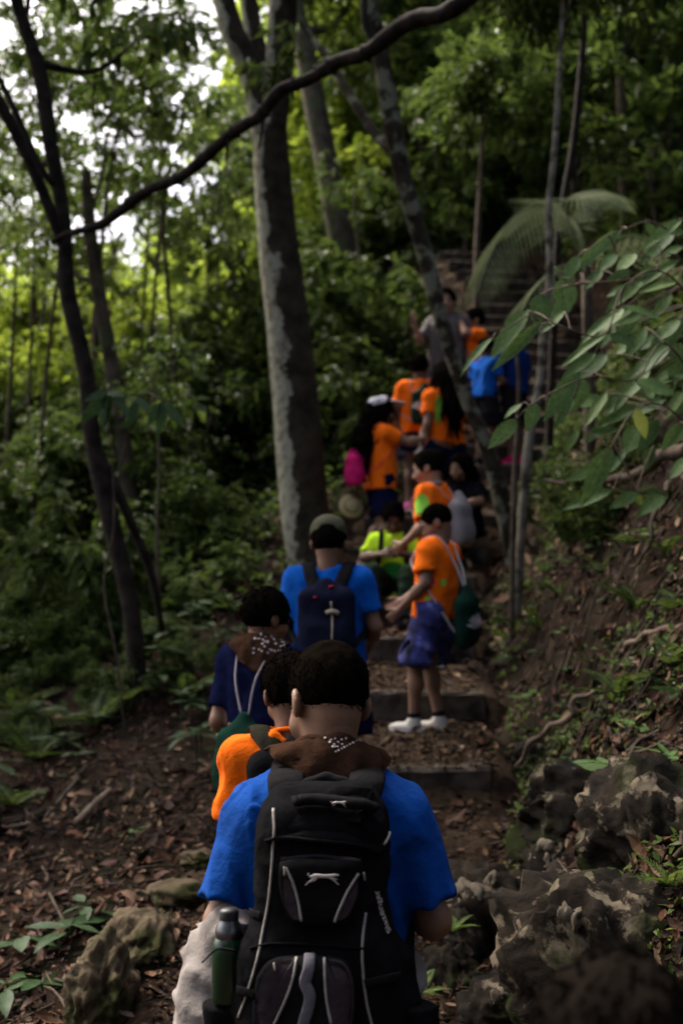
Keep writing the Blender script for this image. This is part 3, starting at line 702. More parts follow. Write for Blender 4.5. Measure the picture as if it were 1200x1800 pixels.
# ------------------------------------------------------------------ understory shrubs
def stem_bundle(seed):
    rg = np.random.default_rng(seed); mb = MB()
    for k in range(6):
        a = rg.uniform(0, 6.28); d = np.array((math.cos(a), math.sin(a), 0)) * rg.uniform(.1, .5)
        mb.tube(spline([(0, 0, -1.3), d * .4 + [0, 0, -.6], d + [0, 0, rg.uniform(0, .4)]], 7), np.linspace(.03, .01, 7), 5)
    return mb.mesh('stem')
STEM = [stem_bundle(1), stem_bundle(2)]
for s_ in STEM: s_.materials.append(m_bark)
def shrub(x, y, rad, me, leaf, group, label, lift=0.75, name='understory_shrub'):
    t = thing(name, label, 'shrub', (x, y, H1(x, y)), random.uniform(0, 6.28), group)
    c = put('foliage', with_mat(me, leaf), None, t); c.location = (0, 0, rad * lift); c.scale = (rad, rad, rad * random.uniform(.8, 1.3))
    s_ = put('stem', random.choice(STEM), None, t); s_.location = (0, 0, rad * lift); s_.scale = (rad,) * 3
    return t
SH = [SHRUB_A, SHRUB_B, SHRUB_C]
def free(x, y, m):
    yy = np.array([y]); l = np.interp(y, TY, TL); r = np.interp(y, TY, TR)
    return x < l - m or x > r + m or y > 18
g6 = 'low shrubs on the left slope'; l6 = 'low leafy shrub on the shaded slope left of the trail'
k = 0
while k < 62:
    Y = 9.2 + 15 * random.random() ** 1.1; px = random.uniform(-60, 700); x = (px - 600) / FPX * Y; rad = random.uniform(.28, .62) * (0.8 + Y / 40)
    if not free(x, Y, rad + .5) or (Y < 11.5 and px > 430): continue
    shrub(x, Y, rad, random.choice(SH), LEAF_DARK, g6, l6); k += 1
for k in range(26):
    Y = random.uniform(8.6, 11.5); px = random.uniform(-40, 420) if Y > 9.4 else random.uniform(-40, 200); x = (px - 600) / FPX * Y; shrub(x, Y, random.uniform(.22, .42), random.choice([SHRUB_C, SHRUB_A]), LEAF_DARK, g6, l6, lift=.6)
for k in range(18):
    Y = random.uniform(7.6, 9.3); px = random.uniform(-40, 350); x = (px - 600) / FPX * Y; shrub(x, Y, random.uniform(.14, .26), random.choice([SHRUB_C, SHRUB_A]), LEAF_DARK, g6, l6, lift=.6)
g6b = 'tall thickets on the lower slope'; l6b = 'tall leafy thicket in the middle distance on the left slope'
k = 0
while k < 60:
    Y = random.uniform(12, 23); px = random.uniform(-80, 560); x = (px - 600) / FPX * Y; rad = random.uniform(.55, 1.05) * (0.75 + Y / 60)
    if not free(x, Y, rad + .6) or (Y < 14 and px > 380): continue
    shrub(x, Y, rad, random.choice(SH), random.choice([LEAF_MID, LEAF_DARK, LEAF_LIGHT]) if Y > 16 else LEAF_DARK, g6b, l6b, lift=random.uniform(.9, 1.7), name='thicket'); k += 1  # nearer thickets take the dark leaf tone as painted shade
g7 = 'shrubs on the hillside above the stairs'; l7 = 'dark leafy shrub on the hillside above the stairs'
k = 0
while k < 80:
    Y = 10.5 + 14 * random.random(); px = random.uniform(640, 1260); x = (px - 600) / FPX * Y; rad = random.uniform(.35, .75) * (0.8 + Y / 50)
    if not free(x, Y, rad * 1.25 + .2) or (x < 1.2 and Y < 14): continue
    shrub(x, Y, rad, random.choice(SH), LEAF_DARK, g7, l7); k += 1

g9 = 'tall trees added to shade the slopes'; l9 = 'tall tree added to shade the slopes, its crown out of frame'  # crowns outside the frame, added to keep sun and sky off the slopes
for (x, y, xt, z, rad, me) in [(-4.6, 8.5, -3.6, 7.9, 1.5, CROWN_C), (-4.0, 11.0, -2.0, 9.3, 1.4, CROWN_C), (-6.2, 11.5, -5.7, 6.6, 1.9, CROWN_C), (-5.2, 9.3, -4.7, 6.2, 1.6, CROWN_A), (-7.4, 13.2, -7.0, 7.2, 1.9, CROWN_C), (4.6, 18.2, 1.0, 12.9, 2.0, CROWN_C), (6.0, 19.2, 3.2, 14.2, 2.1, CROWN_A), (4.2, 16.2, 2.5, 12.4, 1.8, CROWN_C), (6.5, 21, 5.0, 16.0, 2.2, CROWN_A), (3.0, 21.5, -0.6, 14.5, 1.8, CROWN_A), (4.6, 9.0, 3.4, 9.2, 1.6, CROWN_C), (5.2, 12.0, 3.6, 10.6, 1.8, CROWN_A), (6.6, 15.0, 4.8, 12.6, 2.0, CROWN_C), (4.6, 6.5, 3.4, 8.4, 1.6, CROWN_A), (5.0, 17, 3.0, 13, 1.9, CROWN_C)]:
    zb = H1(x, y); tree('woodland_tree', l9, [np.array((x, y, zb)), np.array((x, y, zb + (z - zb) * .5)), np.array((xt, y, z))], [.12, .10, .06], m_bark, [((xt, y, z), rad, me, LEAF_DARK)], g9, seed=4, sides=8)
g10 = 'low dark shrubs on the right bank'; l10 = 'low dark shrub on the bank behind the drooping broad leaves'
for k in range(20):
    Y = random.uniform(7.2, 11.5); px = random.uniform(985, 1240); x = (px - 600) / FPX * Y
    if free(x, Y, .55): shrub(x, Y, random.uniform(.18, .36), random.choice(SH), LEAF_DARK, g10, l10, lift=.6)
g8 = 'unseen trees added to cut skylight'; l8 = 'unseen leafy tree added around the camera to cut skylight'  # added out of view to dim the surfaces that face the camera
for (x, y, z, rad) in [(-1.5, -3.5, 4.2, 1.9), (1.8, -3.0, 4.6, 1.9), (0.2, -5.5, 3.6, 2.2), (-4.5, -2.5, 3.8, 2.2), (4.8, -2.0, 5.5, 2.2), (-4.2, 1.5, 4.4, 1.5), (4.0, 1.2, 5.8, 1.7), (0.0, -2.2, 6.2, 1.7), (-2.6, -7, 2.6, 2.2), (3, -7, 4, 2.4)]:
    zb = H1(x, y); tree('woodland_tree', l8, [np.array((x, y, zb)), np.array((x + .1, y, zb + (z - zb) * .5)), np.array((x, y, z))], [.10, .08, .05], m_bark, [((x, y, z), rad, CROWN_A, LEAF_DARK)], g8, seed=3, sides=8)
from mathutils.bvhtree import BVHTree
# ------------------------------------------------------------------ leaf litter, twigs, gravel
def Hn(x, y):
    e = 0.05; hx = (H(x + e, y) - H(x - e, y)) / (2 * e); hy = (H(x, y + e) - H(x, y - e)) / (2 * e)
    n = np.stack([-hx, -hy, np.ones_like(hx)], -1); return n / np.linalg.norm(n, axis=1)[:, None]
def island_ramp(name, cols, rough=0.7, spec=0.25, transl=0.0):
    m = mat(name, cols[0], cols[-1], island=True, rough=rough, spec=spec, transl=transl)
    ramp = [n for n in m.node_tree.nodes if n.type == 'VALTORGB'][0].color_ramp; ramp.interpolation = 'CONSTANT'
    for i in range(1, len(cols) - 1):
        e = ramp.elements.new(i / len(cols)); e.color = (*cols[i], 1)
    ramp.elements[-1].position = (len(cols) - 1) / len(cols)
    return m
LIT_COLS = [(0.014, 0.009, 0.006), (0.036, 0.019, 0.012), (0.064, 0.033, 0.019), (0.022, 0.013, 0.009), (0.105, 0.050, 0.026), (0.050, 0.027, 0.017), (0.125, 0.070, 0.038), (0.028, 0.017, 0.012), (0.076, 0.037, 0.020), (0.22, 0.15, 0.09)]
m_litter = island_ramp('dead_leaf', LIT_COLS, rough=0.7, spec=0.12)
def litter(name, n, y0, y1, size, seed, label, onp=0.35, xr=0.31):
    rg = np.random.default_rng(seed)
    Y = np.exp(rg.uniform(math.log(y0), math.log(y1), n)); x = rg.uniform(-xr, xr, n) * Y
    keep = ~on_path(x, Y) | (rg.random(n) < onp); x, Y = x[keep], Y[keep]; n = len(x)
    z = H(x, Y); N = Hn(x, Y)
    op = on_path(x, Y)
    z = np.where(op, [HP(a, b) + 0.012 if c else 0 for a, b, c in zip(x, Y, op)], z + 0.008)
    N = np.where(op[:, None], np.array((0, 0, 1.0)), N)
    nn = N + rg.normal(size=(n, 3)) * 0.38
    D = np.cross(nn, rand_unit(n, rg)); D /= np.linalg.norm(D, axis=1)[:, None]
    P = np.stack([x, Y, z], -1) + N * rg.uniform(0, 0.025, n)[:, None]
    L = size * rg.uniform(0.35, 1.0, n) * np.where(rg.random(n) < .15, 1.7, 1.0)
    V, T = leaf_cloud(P, D, nn, L, L * rg.uniform(0.32, 0.6, n), fold=0.3, droop=rg.uniform(-0.9, 0.9), full=y1 < 12)
    return tag(put(name, mesh_np(name, V, None, T, False), m_litter), label, 'leaf litter', kind='stuff')
litter('leaf_litter', 17000, 2.6, 8.0, 0.062, 1, 'brown fallen leaves matted over the near slopes')
litter('leaf_litter', 14000, 8.0, 24.0, 0.10, 2, 'brown fallen leaves matted over the far slopes', onp=0.3)
# the larger fallen leaves, one by one
rg = np.random.default_rng(31)
lm = []
for k, c in enumerate([(0.045, 0.020, 0.011), (0.090, 0.038, 0.018), (0.026, 0.013, 0.008), (0.15, 0.090, 0.052), (0.060, 0.030, 0.019), (0.042, 0.016, 0.010)]):
    V, T = leaf_cloud(np.zeros((1, 3)) - [[.5, 0, 0]], np.array([[1.0, 0, 0]]), np.array([[0, 0, 1.0]]), [1.0], [0.36 + 0.05 * (k % 3)], fold=0.22 + .1 * (k % 2), droop=(-.5, .6, -.9, .3, .8, -.2)[k], full=True)
    me = mesh_np('fallen_leaf', V, None, T, True); me.materials.append(mat('fallen_leaf_%d' % k, c, tuple(x * 1.5 for x in c), scale=4, rough=0.65, spec=0.15)); lm.append(me)
k = 0
while k < 290:
    Y = math.exp(rg.uniform(math.log(3.6), math.log(6.6))); px = rg.uniform(0, 1200); x = (px - 600) / FPX * Y
    if on_path(x, Y) and rg.random() < .6: continue
    o = put('fallen_leaf', lm[k % 6], None, ground); N = Hn(np.array([x]), np.array([Y]))[0]
    z = HP(x, Y) + .02 if on_path(x, Y) else H1(x, Y) + .028
    o.location = (x, Y, z); s_ = rg.uniform(.06, .115); o.scale = (s_,) * 3
    q = Vector(N + rg.normal(size=3) * .25).to_track_quat('Z', 'Y').to_euler(); q.rotate_axis('Z', rg.uniform(0, 6.28)); o.rotation_euler = q
    k += 1
mb = MB()
for k in range(420):
    Y = math.exp(rg.uniform(math.log(3.3), math.log(13))); x = rg.uniform(-.3, .3) * Y
    if on_path(x, Y): continue
    L = rg.uniform(.08, .45); a = rg.uniform(0, 6.28); pts = []
    for t in np.linspace(-.5, .5, 5):
        xx, yy = x + math.cos(a) * L * t + rg.normal() * .008, Y + math.sin(a) * L * t; pts.append((xx, yy, H1(xx, yy) + .03 + rg.uniform(0, .02)))
    mb.tube(pts, np.linspace(.006, .0025, 5) * rg.uniform(.6, 1.3), 5, cap=False)
tag(put('fallen_twigs', mb.mesh('fallen_twigs'), m_bark), 'thin dead twigs strewn over the leaf litter', 'twigs', kind='stuff')
def pebbles(n, seed):
    rg = np.random.default_rng(seed); base = np.array([(1, 0, 0), (-1, 0, 0), (0, 1, 0), (0, -1, 0), (0, 0, 1), (0, 0, -1)], float)
    F = np.array([(0, 2, 4), (2, 1, 4), (1, 3, 4), (3, 0, 4), (2, 0, 5), (1, 2, 5), (3, 1, 5), (0, 3, 5)])
    Y = np.exp(rg.uniform(math.log(2.6), math.log(11), n)); l = np.interp(Y, TY, TL); r = np.interp(Y, TY, TR); x = l + (r - l) * rg.random(n)
    z = np.array([HP(a, b) for a, b in zip(x, Y)]) + 0.008
    s = rg.uniform(.004, .013, n) * np.where(rg.random(n) < .06, 2.2, 1)
    V = base[None] * (s[:, None, None] * rg.uniform(.6, 1.4, (n, 1, 3))) * rg.uniform(.75, 1.2, (n, 6, 1))
    a = rg.uniform(0, 6.28, n); ca, sa = np.cos(a)[:, None], np.sin(a)[:, None]
    V = np.stack([V[..., 0] * ca - V[..., 1] * sa, V[..., 0] * sa + V[..., 1] * ca, V[..., 2] * .7], -1) + np.stack([x, Y, z], -1)[:, None]
    return mesh_np('gravel', V.reshape(-1, 3), None, (F[None] + np.arange(n)[:, None, None] * 6).reshape(-1, 3), False)
m_pebble = island_ramp('gravel_chip', [(0.03, 0.02, 0.012), (0.07, 0.045, 0.025), (0.016, 0.011, 0.008), (0.12, 0.082, 0.048), (0.05, 0.028, 0.015), (0.025, 0.018, 0.013), (0.09, 0.055, 0.030)], rough=0.9, spec=0.1)
tag(put('gravel', pebbles(11000, 4), m_pebble), 'small tan gravel and bark chips on the trail', 'gravel', kind='stuff')

# ------------------------------------------------------------------ rocks
def bvh_of(o):
    me = o.data; return BVHTree.FromPolygons([v.co[:] for v in me.vertices], [p.vertices[:] for p in me.polygons])
def hit(px, py):
    """Where the line of sight through a pixel meets the ground."""
    Ys = np.linspace(2.2, 26, 900); P = np.array([at(px, py, y) for y in (1.0, 2.0)]); d = P[1] - P[0]; Q = P[0] + d * (Ys[:, None] - 1); k = np.argmax(H(Q[:, 0], Q[:, 1]) > Q[:, 2]); return Q[k]
def rock_mesh(radii, seed, rough=0.22, sub=5, pits=0.06):
    bm = bmesh.new(); bmesh.ops.create_icosphere(bm, subdivisions=sub, radius=1.0)
    V = np.array([v.co[:] for v in bm.verts]); Fc = np.array([[v.index for v in f.verts] for f in bm.faces]); bm.free()
    x, y, z = V.T; u, v, w = (V + 0.35 * np.stack([wob(x, y, z, 2.5, 2, seed + 1), wob(x, y, z, 2.5, 2, seed + 2), wob(x, y, z, 2.5, 2, seed + 4)], -1)).T
    rid = lambda f_, sd: 1 - np.abs(wob(u, v, w, f_, 1, sd)) * 2
    d = 1 + rough * 1.3 * wob(u, v, w, 2.2, 2, seed) + 0.11 * rid(4.2, seed + 3) - 0.05 + 0.075 * rid(9.5, seed + 6) + 0.05 * rid(19, seed + 8) * (wob(x, y, z, 3, 1, seed) > -.2) + 0.025 * wob(u, v, w, 42, 1, seed + 9)
    d = np.maximum(d, .45)
    return mesh_np('rock', V * d[:, None] * np.asarray(radii), None, Fc, True)
def moss_rock(name, c1, c2, pale, moss, lo, hi):
    m = mat(name, c1, c2, scale=7, rough=0.95, spec=0.1, bump=1.0, bscale=30, c3=pale, c3scale=8.5, c3lo=lo, c3hi=hi)
    nt = m.node_tree; N = nt.nodes; L = nt.links; b = N['Principled BSDF']; src = b.inputs['Base Color'].links[0].from_socket
    tc = N.new('ShaderNodeTexCoord'); n = N.new('ShaderNodeTexNoise'); n.inputs['Scale'].default_value = 4.0; n.inputs['Detail'].default_value = 6; L.new(tc.outputs['Object'], n.inputs[0])
    r = N.new('ShaderNodeValToRGB'); r.color_ramp.elements[0].position = .49; r.color_ramp.elements[1].position = .60; L.new(n.outputs['Fac'], r.inputs[0])
    mx = N.new('ShaderNodeMixRGB'); L.new(r.outputs[0], mx.inputs[0]); L.new(src, mx.inputs[1]); mx.inputs[2].default_value = (*moss, 1); L.new(mx.outputs[0], b.inputs['Base Color'])
    return m
m_rock_dark = moss_rock('karst_rock', (0.007, 0.006, 0.0045), (0.028, 0.022, 0.015), (0.15, 0.125, 0.085), (0.018, 0.025, 0.006), 0.55, 0.60)
m_rock_tan = moss_rock('tan_rock', (0.050, 0.038, 0.022), (0.13, 0.10, 0.062), (0.026, 0.022, 0.014), (0.036, 0.036, 0.013), 0.54, 0.64)
m_pale = mat('pale_nodule', (0.10, 0.080, 0.052), (0.26, 0.22, 0.155), scale=12, rough=0.9, bump=0.6, bscale=40)
nod = [rock_mesh((1, 1, 1), 40 + i, 0.6, 3, 0.05) for i in range(4)]
for n_ in nod: n_.name = 'nodule'; n_.materials.append(m_pale)
def rock(label, px, py, Y, radii, seed, m, nods=(), rz=0.0, tilt=(0, 0), rough=.22, sub=5, sink=.22, own=False):
    c = at(px, py, Y)
    if not own:
        c = hit(px, py); c[2] -= radii[2] * sink * .55; c[1] += radii[1] * sink
    t = tag(put('rock', rock_mesh(radii, seed, rough, sub), m), label, 'rock'); t.location = c; t.rotation_euler = (tilt[0], tilt[1], rz)
    inv = (Matrix.Translation(t.location) @ t.rotation_euler.to_matrix().to_4x4()).inverted(); bv = bvh_of(t)
    for i, (qx, qy, s_) in enumerate(nods):       # pale knobs standing out of the near face
        o = inv @ Vector((0, 0, CAM_Z)); d = (inv @ Vector(at(qx, qy, 4.0)) - o).normalized(); p, nn, _, _ = bv.ray_cast(o, d)
        if p is None: continue
        k = put('nodule', nod[i % 4], None, t); s_ *= 1.3; k.location = p - nn * s_ * .55; k.scale = (s_ * random.uniform(.8, 1.3), s_ * random.uniform(.5, 1.0), s_ * random.uniform(.5, 1.2)); k.rotation_euler = (random.random() * 3, random.random() * 3, random.random() * 3)
    return t
rs = random.Random(3)
def spots(x0, y0, x1, y1, n, s0, s1): return [(rs.uniform(x0, x1), rs.uniform(y0, y1), rs.uniform(s0, s1)) for _ in range(n)]
rock('large dark mossy limestone outcrop beside the boy with the black backpack', 870, 1665, 4.0, (.25, .24, .30), 2, m_rock_dark,
     spots(795, 1510, 870, 1600, 7, .012, .026))
rock('knobbly dark boulder crusted with a cluster of white nodules', 965, 1560, 3.95, (.115, .11, .15), 5, m_rock_dark, spots(935, 1485, 1000, 1575, 24, .010, .022) + spots(945, 1590, 1010, 1640, 4, .01, .02), sub=4)
rock('broad dark rock at the lower right covered with tiny green plants', 1085, 1700, 3.6, (.26, .22, .27), 7, m_rock_dark, spots(985, 1600, 1040, 1650, 3, .010, .018))
rock('dark rock below the five-leaved seedling on the bank', 1010, 1425, 4.75, (.24, .22, .17), 11, m_rock_dark, spots(930, 1290, 1000, 1330, 3, .012, .02))
rock('dark mossy rock at the right edge halfway up the bank', 1165, 1490, 4.05, (.20, .2, .24), 13, m_rock_dark, spots(1070, 1550, 1100, 1580, 2, .015, .022))
rock('small brown stone below the root on the bank', 945, 1340, 5.3, (.12, .1, .10), 17, m_rock_dark, spots(925, 1300, 965, 1340, 2, .012, .02), sub=5)
rock('pale tan rock high at the right edge above the bare root', 1195, 765, 6.1, (.12, .14, .19), 19, m_rock_tan, tilt=(0, .35))
rock('low mossy rock touching the trail below the boulder', 790, 1750, 3.85, (.12, .14, .13), 23, m_rock_dark, (), sub=5)
rock('dark rounded rock at the foot of the outcrop', 925, 1800, 3.45, (.17, .15, .12), 29, m_rock_dark, spots(870, 1730, 930, 1780, 3, .010, .016), sub=5)
rock('tall pale tan boulder edging the trail at lower left', 185, 1760, 4.15, (.115, .16, .19), 31, m_rock_tan, tilt=(0, .25), rough=.16, own=True)
rock('flat-topped tan stone leaning on the pale boulder beside the trail', 250, 1655, 4.55, (.13, .22, .10), 37, m_rock_tan, tilt=(.2, 0), rough=.16, own=True)
rock('flat ochre stone bordering the trail beside the boy with the backpack', 320, 1572, 5.0, (.12, .12, .055), 41, m_rock_tan, sub=4, own=True)
rock('small flat ochre stone farther up the trail edge', 352, 1512, 5.3, (.09, .1, .05), 43, m_rock_tan, sub=4, own=True)

# ------------------------------------------------------------------ roots and sticks
def stick(name, label, pts, r, m=m_bark, sides=8, cat='root'):
    mb = MB(); C = spline([at(*p) for p in pts], 30); n = np.arange(30)
    C = C + 0.006 * np.stack([np.sin(n * .8), np.cos(n * .6), np.sin(n * 1.1 + 1)], -1)
    mb.tube(C, np.interp(np.linspace(0, 1, 30), np.linspace(0, 1, len(r)), r) * (1 + .12 * np.sin(n * 1.3)), sides)
    return tag(put(name, mb.mesh(name), m), label, cat)
m_root = mat('pale_root', (0.075, 0.052, 0.034), (0.17, 0.125, 0.085), scale=14, rough=.85, bump=.6, bscale=40)
stick('exposed_root', 'long bare brown root stretching across the bank under the broad leaves', [(955, 845, 8.2), (1010, 848, 7.7), (1080, 842, 7.1), (1130, 828, 6.7), (1165, 800, 6.4), (1215, 790, 6.1)], [.008, .016, .022, .030, .036, .04], m_bark)
stick('exposed_root', 'thin pale root crossing the bank below the long bare root', [(1085, 1150, 5.75), (1110, 1130, 5.55), (1150, 1110, 5.35), (1200, 1102, 5.15), (1230, 1100, 5.05)], [.010, .014, .014, .014, .013], m_root)
stick('exposed_root', 'forked tan root bending down towards the timber steps', [(905, 1352, 5.65), (930, 1310, 5.6), (965, 1280, 5.5), (1003, 1258, 5.4), (1010, 1230, 5.4), (1050, 1215, 5.4)], [.006, .010, .013, .014, .012, .010], m_root)
stick('exposed_root', 'dark hanging root under the pale rock at the right edge', [(1175, 850, 6.2), (1150, 900, 6.05), (1140, 960, 5.95), (1110, 1000, 6.1)], [.016, .012, .010, .006], m_bark)
rg = np.random.default_rng(77); mb = MB()
for k in range(34):                                   # fine rootlets hanging down the bank
    px, py = rg.uniform(880, 1200), rg.uniform(940, 1330); x0 = (px - 600) / FPX
    for Y in np.linspace(3.2, 11, 160):
        if H1(x0 * Y, Y) > at(px, py, Y)[2]: break
    pts = []; q = np.array((x0 * Y, Y))
    for t in range(6):
        pts.append((q[0], q[1], H1(q[0], q[1]) + .02 + .02 * rg.random())); q = q + np.array((-.05 - .03 * rg.random(), rg.normal() * .05 - .02)) * rg.uniform(.6, 1.3)
    mb.tube(pts, np.linspace(.006, .002, 6) * rg.uniform(.7, 1.6), 5, cap=False)
tag(put('rootlets', mb.mesh('rootlets'), m_bark), 'fine tangled rootlets straggling down the bank', 'roots', kind='stuff')
def gstick(label, a, b, r, m):
    pa, pb = at(*a), at(*b); pts = []
    for t in np.linspace(0, 1, 7):
        q = pa + (pb - pa) * t; q[2] = H1(q[0], q[1]) + r * 1.2 + .02; pts.append(q)
    mb = MB(); mb.tube(spline(pts, 14), r * np.array([.5, .95, 1.05, .98, 1, 1.03, .96, 1, 1.02, .97, 1, .95, .9, .4]), 7); return tag(put('fallen_stick', mb.mesh('fallen_stick'), m), label, 'stick')
gstick('short thick pale stick lying on the leaf litter', (132, 1458, 6.05), (196, 1418, 6.5), .019, m_root)
gstick('small pale stick near the left edge of the litter', (14, 1466, 6.2), (56, 1458, 6.2), .010, m_root)
gstick('thin grey branch lying up the slope behind the short stick', (98, 1425, 6.4), (155, 1365, 7.1), .012, m_bark_grey)
gstick('thin bent pale twig above the broad-leaved seedlings', (92, 1662, 4.75), (158, 1626, 5.0), .007, m_bark_grey)
gstick('thin dark twig in the litter above the pale twig', (84, 1562, 5.3), (118, 1640, 4.85), .006, m_bark)

# ------------------------------------------------------------------ small plants with leaves one by one
def big_leaf(seed, wr=0.42, droop=.5, fold=.12, n=7):
    t = np.linspace(0, 1, n); w = wr * np.sin(np.pi * t ** .8) ** .85 * .5; w[-1] = 0; w[0] = 0.01
    z = -droop * .35 * t ** 2 + .02 * np.sin(seed + 5 * t); rows = []
    for i in range(n):
        wv = .012 * math.sin(seed * 2 + i * 1.9)
        rows += [(t[i], w[i], z[i] + fold * w[i] + wv), (t[i], w[i] * .5, z[i] + fold * .35 * w[i] - .006), (t[i], 0, z[i]), (t[i], -w[i] * .5, z[i] + fold * .35 * w[i] - .006), (t[i], -w[i], z[i] + fold * w[i] - wv)]
    Q = [(i * 5 + j, i * 5 + j + 1, (i + 1) * 5 + j + 1, (i + 1) * 5 + j) for i in range(n - 1) for j in range(4)]
    return mesh_np('leaf', rows, Q, None, True)
def leaf_set(tag_, m, wr, droop, k=3):
    L = []
    for i in range(k):
        me = big_leaf(i + 1, wr, droop * (.6 + .4 * i)); me.materials.append(m); L.append(me)
    return L
LEAF_SEED = mat('leaf_seedling', (0.045, 0.105, 0.022), (0.080, 0.150, 0.035), scale=10, rough=.5, spec=.2, transl=.25, bump=.12, bscale=60)
LEAF_YEL = mat('leaf_yellow', (0.17, 0.21, 0.03), (0.22, 0.26, 0.04), scale=10, rough=.45, transl=.3)
LEAF_DEEP = mat('leaf_deep', (0.016, 0.040, 0.012), (0.034, 0.066, 0.020), scale=10, rough=.5, spec=.15, transl=.2, bump=.12, bscale=60)
SEEDL = leaf_set('seed', LEAF_SEED, .42, .5); BROADL = leaf_set('broad', LEAF_BROAD, .46, .7); NARROWL = leaf_set('narrow', LEAF_BROAD, .30, .6); DEEPL = leaf_set('deep', LEAF_DEEP, .36, .9); YELL = leaf_set('yel', LEAF_YEL, .45, .5)
def orient(o, base, tip, up=(0, 0, 1), roll=0.0, wscale=1.0):
    b = np.asarray(base, float); t = np.asarray(tip, float); d = t - b; L = np.linalg.norm(d); d /= L
    up = np.asarray(up, float); s = np.cross(up, d)
    if np.linalg.norm(s) < .05: s = np.cross((0, -1.0, .2), d)
    s /= np.linalg.norm(s); n = np.cross(d, s)
    s2 = s * math.cos(roll) + n * math.sin(roll); n2 = np.cross(d, s2)
    M = Matrix(((d[0], s2[0], n2[0]), (d[1], s2[1], n2[1]), (d[2], s2[2], n2[2])))
    o.location = b; o.rotation_euler = M.to_euler(); o.scale = (L, L * wscale, L)
def seedling(label, px, py, Y, L, n, leaves, stem=.07, seed=0, group=None, elev=.35, spread=None):
    rg = np.random.default_rng(seed); g = hit(px, py + stem / Y * FPX * .7); Y = g[1]; gz = g[2]
    t = thing('seedling', label, 'plant', (g[0], Y, gz), 0, group); top = stem
    mb = MB(); mb.tube(spline([(0, 0, -.03), (.01, .0, top * .5), (0, 0, top)], 6), [.005] * 6, 5); put('stem', mb.mesh('stem'), MATS['leaf_deep'], t)
    a0 = rg.uniform(0, 6.28)
    for k in range(n):
        a = a0 + k * 2.4 + rg.normal() * .15; e = elev * rg.uniform(.2, 1.3); l = L * rg.uniform(.75, 1.15)
        b = np.array((0, 0, top - .012 * (k % 3))); d = np.array((math.cos(a) * math.cos(e), math.sin(a) * math.cos(e), math.sin(e)))
        o = put('leaf', leaves[k % 3], None, t); orient(o, b + d * .012, b + d * l, roll=rg.normal() * .2)
    return t
seedling('bright five-leaved seedling growing on the rocky bank', 1072, 1362, 4.35, .125, 6, SEEDL, .1, 1, elev=.5)
seedling('bright seedling at the right edge beside the five-leaved one', 1170, 1345, 4.2, .12, 6, SEEDL, .1, 2, elev=.4)
seedling('darker seedling just below the five-leaved seedling', 1062, 1432, 4.3, .11, 5, DEEPL, .06, 3)
seedling('small light seedling beside the end of the second timber step', 850, 1333, 5.7, .10, 6, SEEDL, .08, 4)
seedling('lone small seedling in the litter beside the short stick', 232, 1470, 5.75, .085, 5, SEEDL, .06, 5)
seedling('small pale plant at the foot of the left slope beside the navy-shirted boy', 385, 1330, 6.6, .10, 5, SEEDL, .1, 6)
seedling('narrow-leaved seedling beside the third timber step', 828, 1080, 8.3, .15, 7, SEEDL, .12, 7, elev=.6)
gs = 'seedlings scattered on the bank'; ls = 'small green seedling among the rootlets on the bank'
for i, (px, py, Y) in enumerate([(940, 1065, 6.9), (1010, 985, 7.0), (950, 1150, 6.4), (1055, 960, 6.8), (1120, 1290, 4.9), (1190, 1225, 4.7), (890, 1090, 7.8), (990, 1110, 6.3), (1080, 1050, 6.1), (1150, 1200, 5.1), (1040, 1110, 6.0), (905, 1010, 8), (960, 930, 8), (1010, 1060, 7), (1090, 1140, 6), (1180, 1060, 5), (930, 1230, 6), (1000, 1180, 6), (1060, 1270, 5), (1140, 940, 6), (1190, 900, 6), (1080, 900, 7), (960, 1000, 7), (900, 1160, 7), (1160, 1140, 5), (1110, 1380, 4), (1000, 1330, 5)]):
    seedling(ls, px, py, Y, random.uniform(.06, .13), 4 + i % 4, SEEDL if i % 3 == 1 else DEEPL, .07, 20 + i, gs)
gb = 'broad-leaved seedlings at lower left'; lb = 'broad dark-leaved seedling in the litter at lower left'
for i, (px, py, Y) in enumerate([(40, 1660, 4.7), (120, 1640, 4.9), (70, 1740, 4.5), (10, 1740, 4.4), (150, 1600, 5.1)]):
    seedling(lb, px, py, Y, random.uniform(.13, .19), 5, DEEPL, .07, 50 + i, gb, elev=.2)
gl = 'low seedlings on the left slope'; ll = 'low seedling with drooping leaves on the left slope'
rg = np.random.default_rng(9)
for i in range(44):
    Y = rg.uniform(6.8, 10.5); px = rg.uniform(-10, 440 if Y < 9.6 else 420); py = 1000; x = (px - 600) / FPX * Y
    if not free(x, Y, .35): continue
    p = np.array((x, Y, H1(x, Y) + .08)); v = (p[2] - CAM_Z) / Y
    seedling(ll, px, 1050 - v * FPX, Y, rg.uniform(.10, .2), int(rg.integers(5, 9)), DEEPL if rg.random() < .96 else SEEDL, rg.uniform(.08, .3), 80 + i, gl, elev=.3)
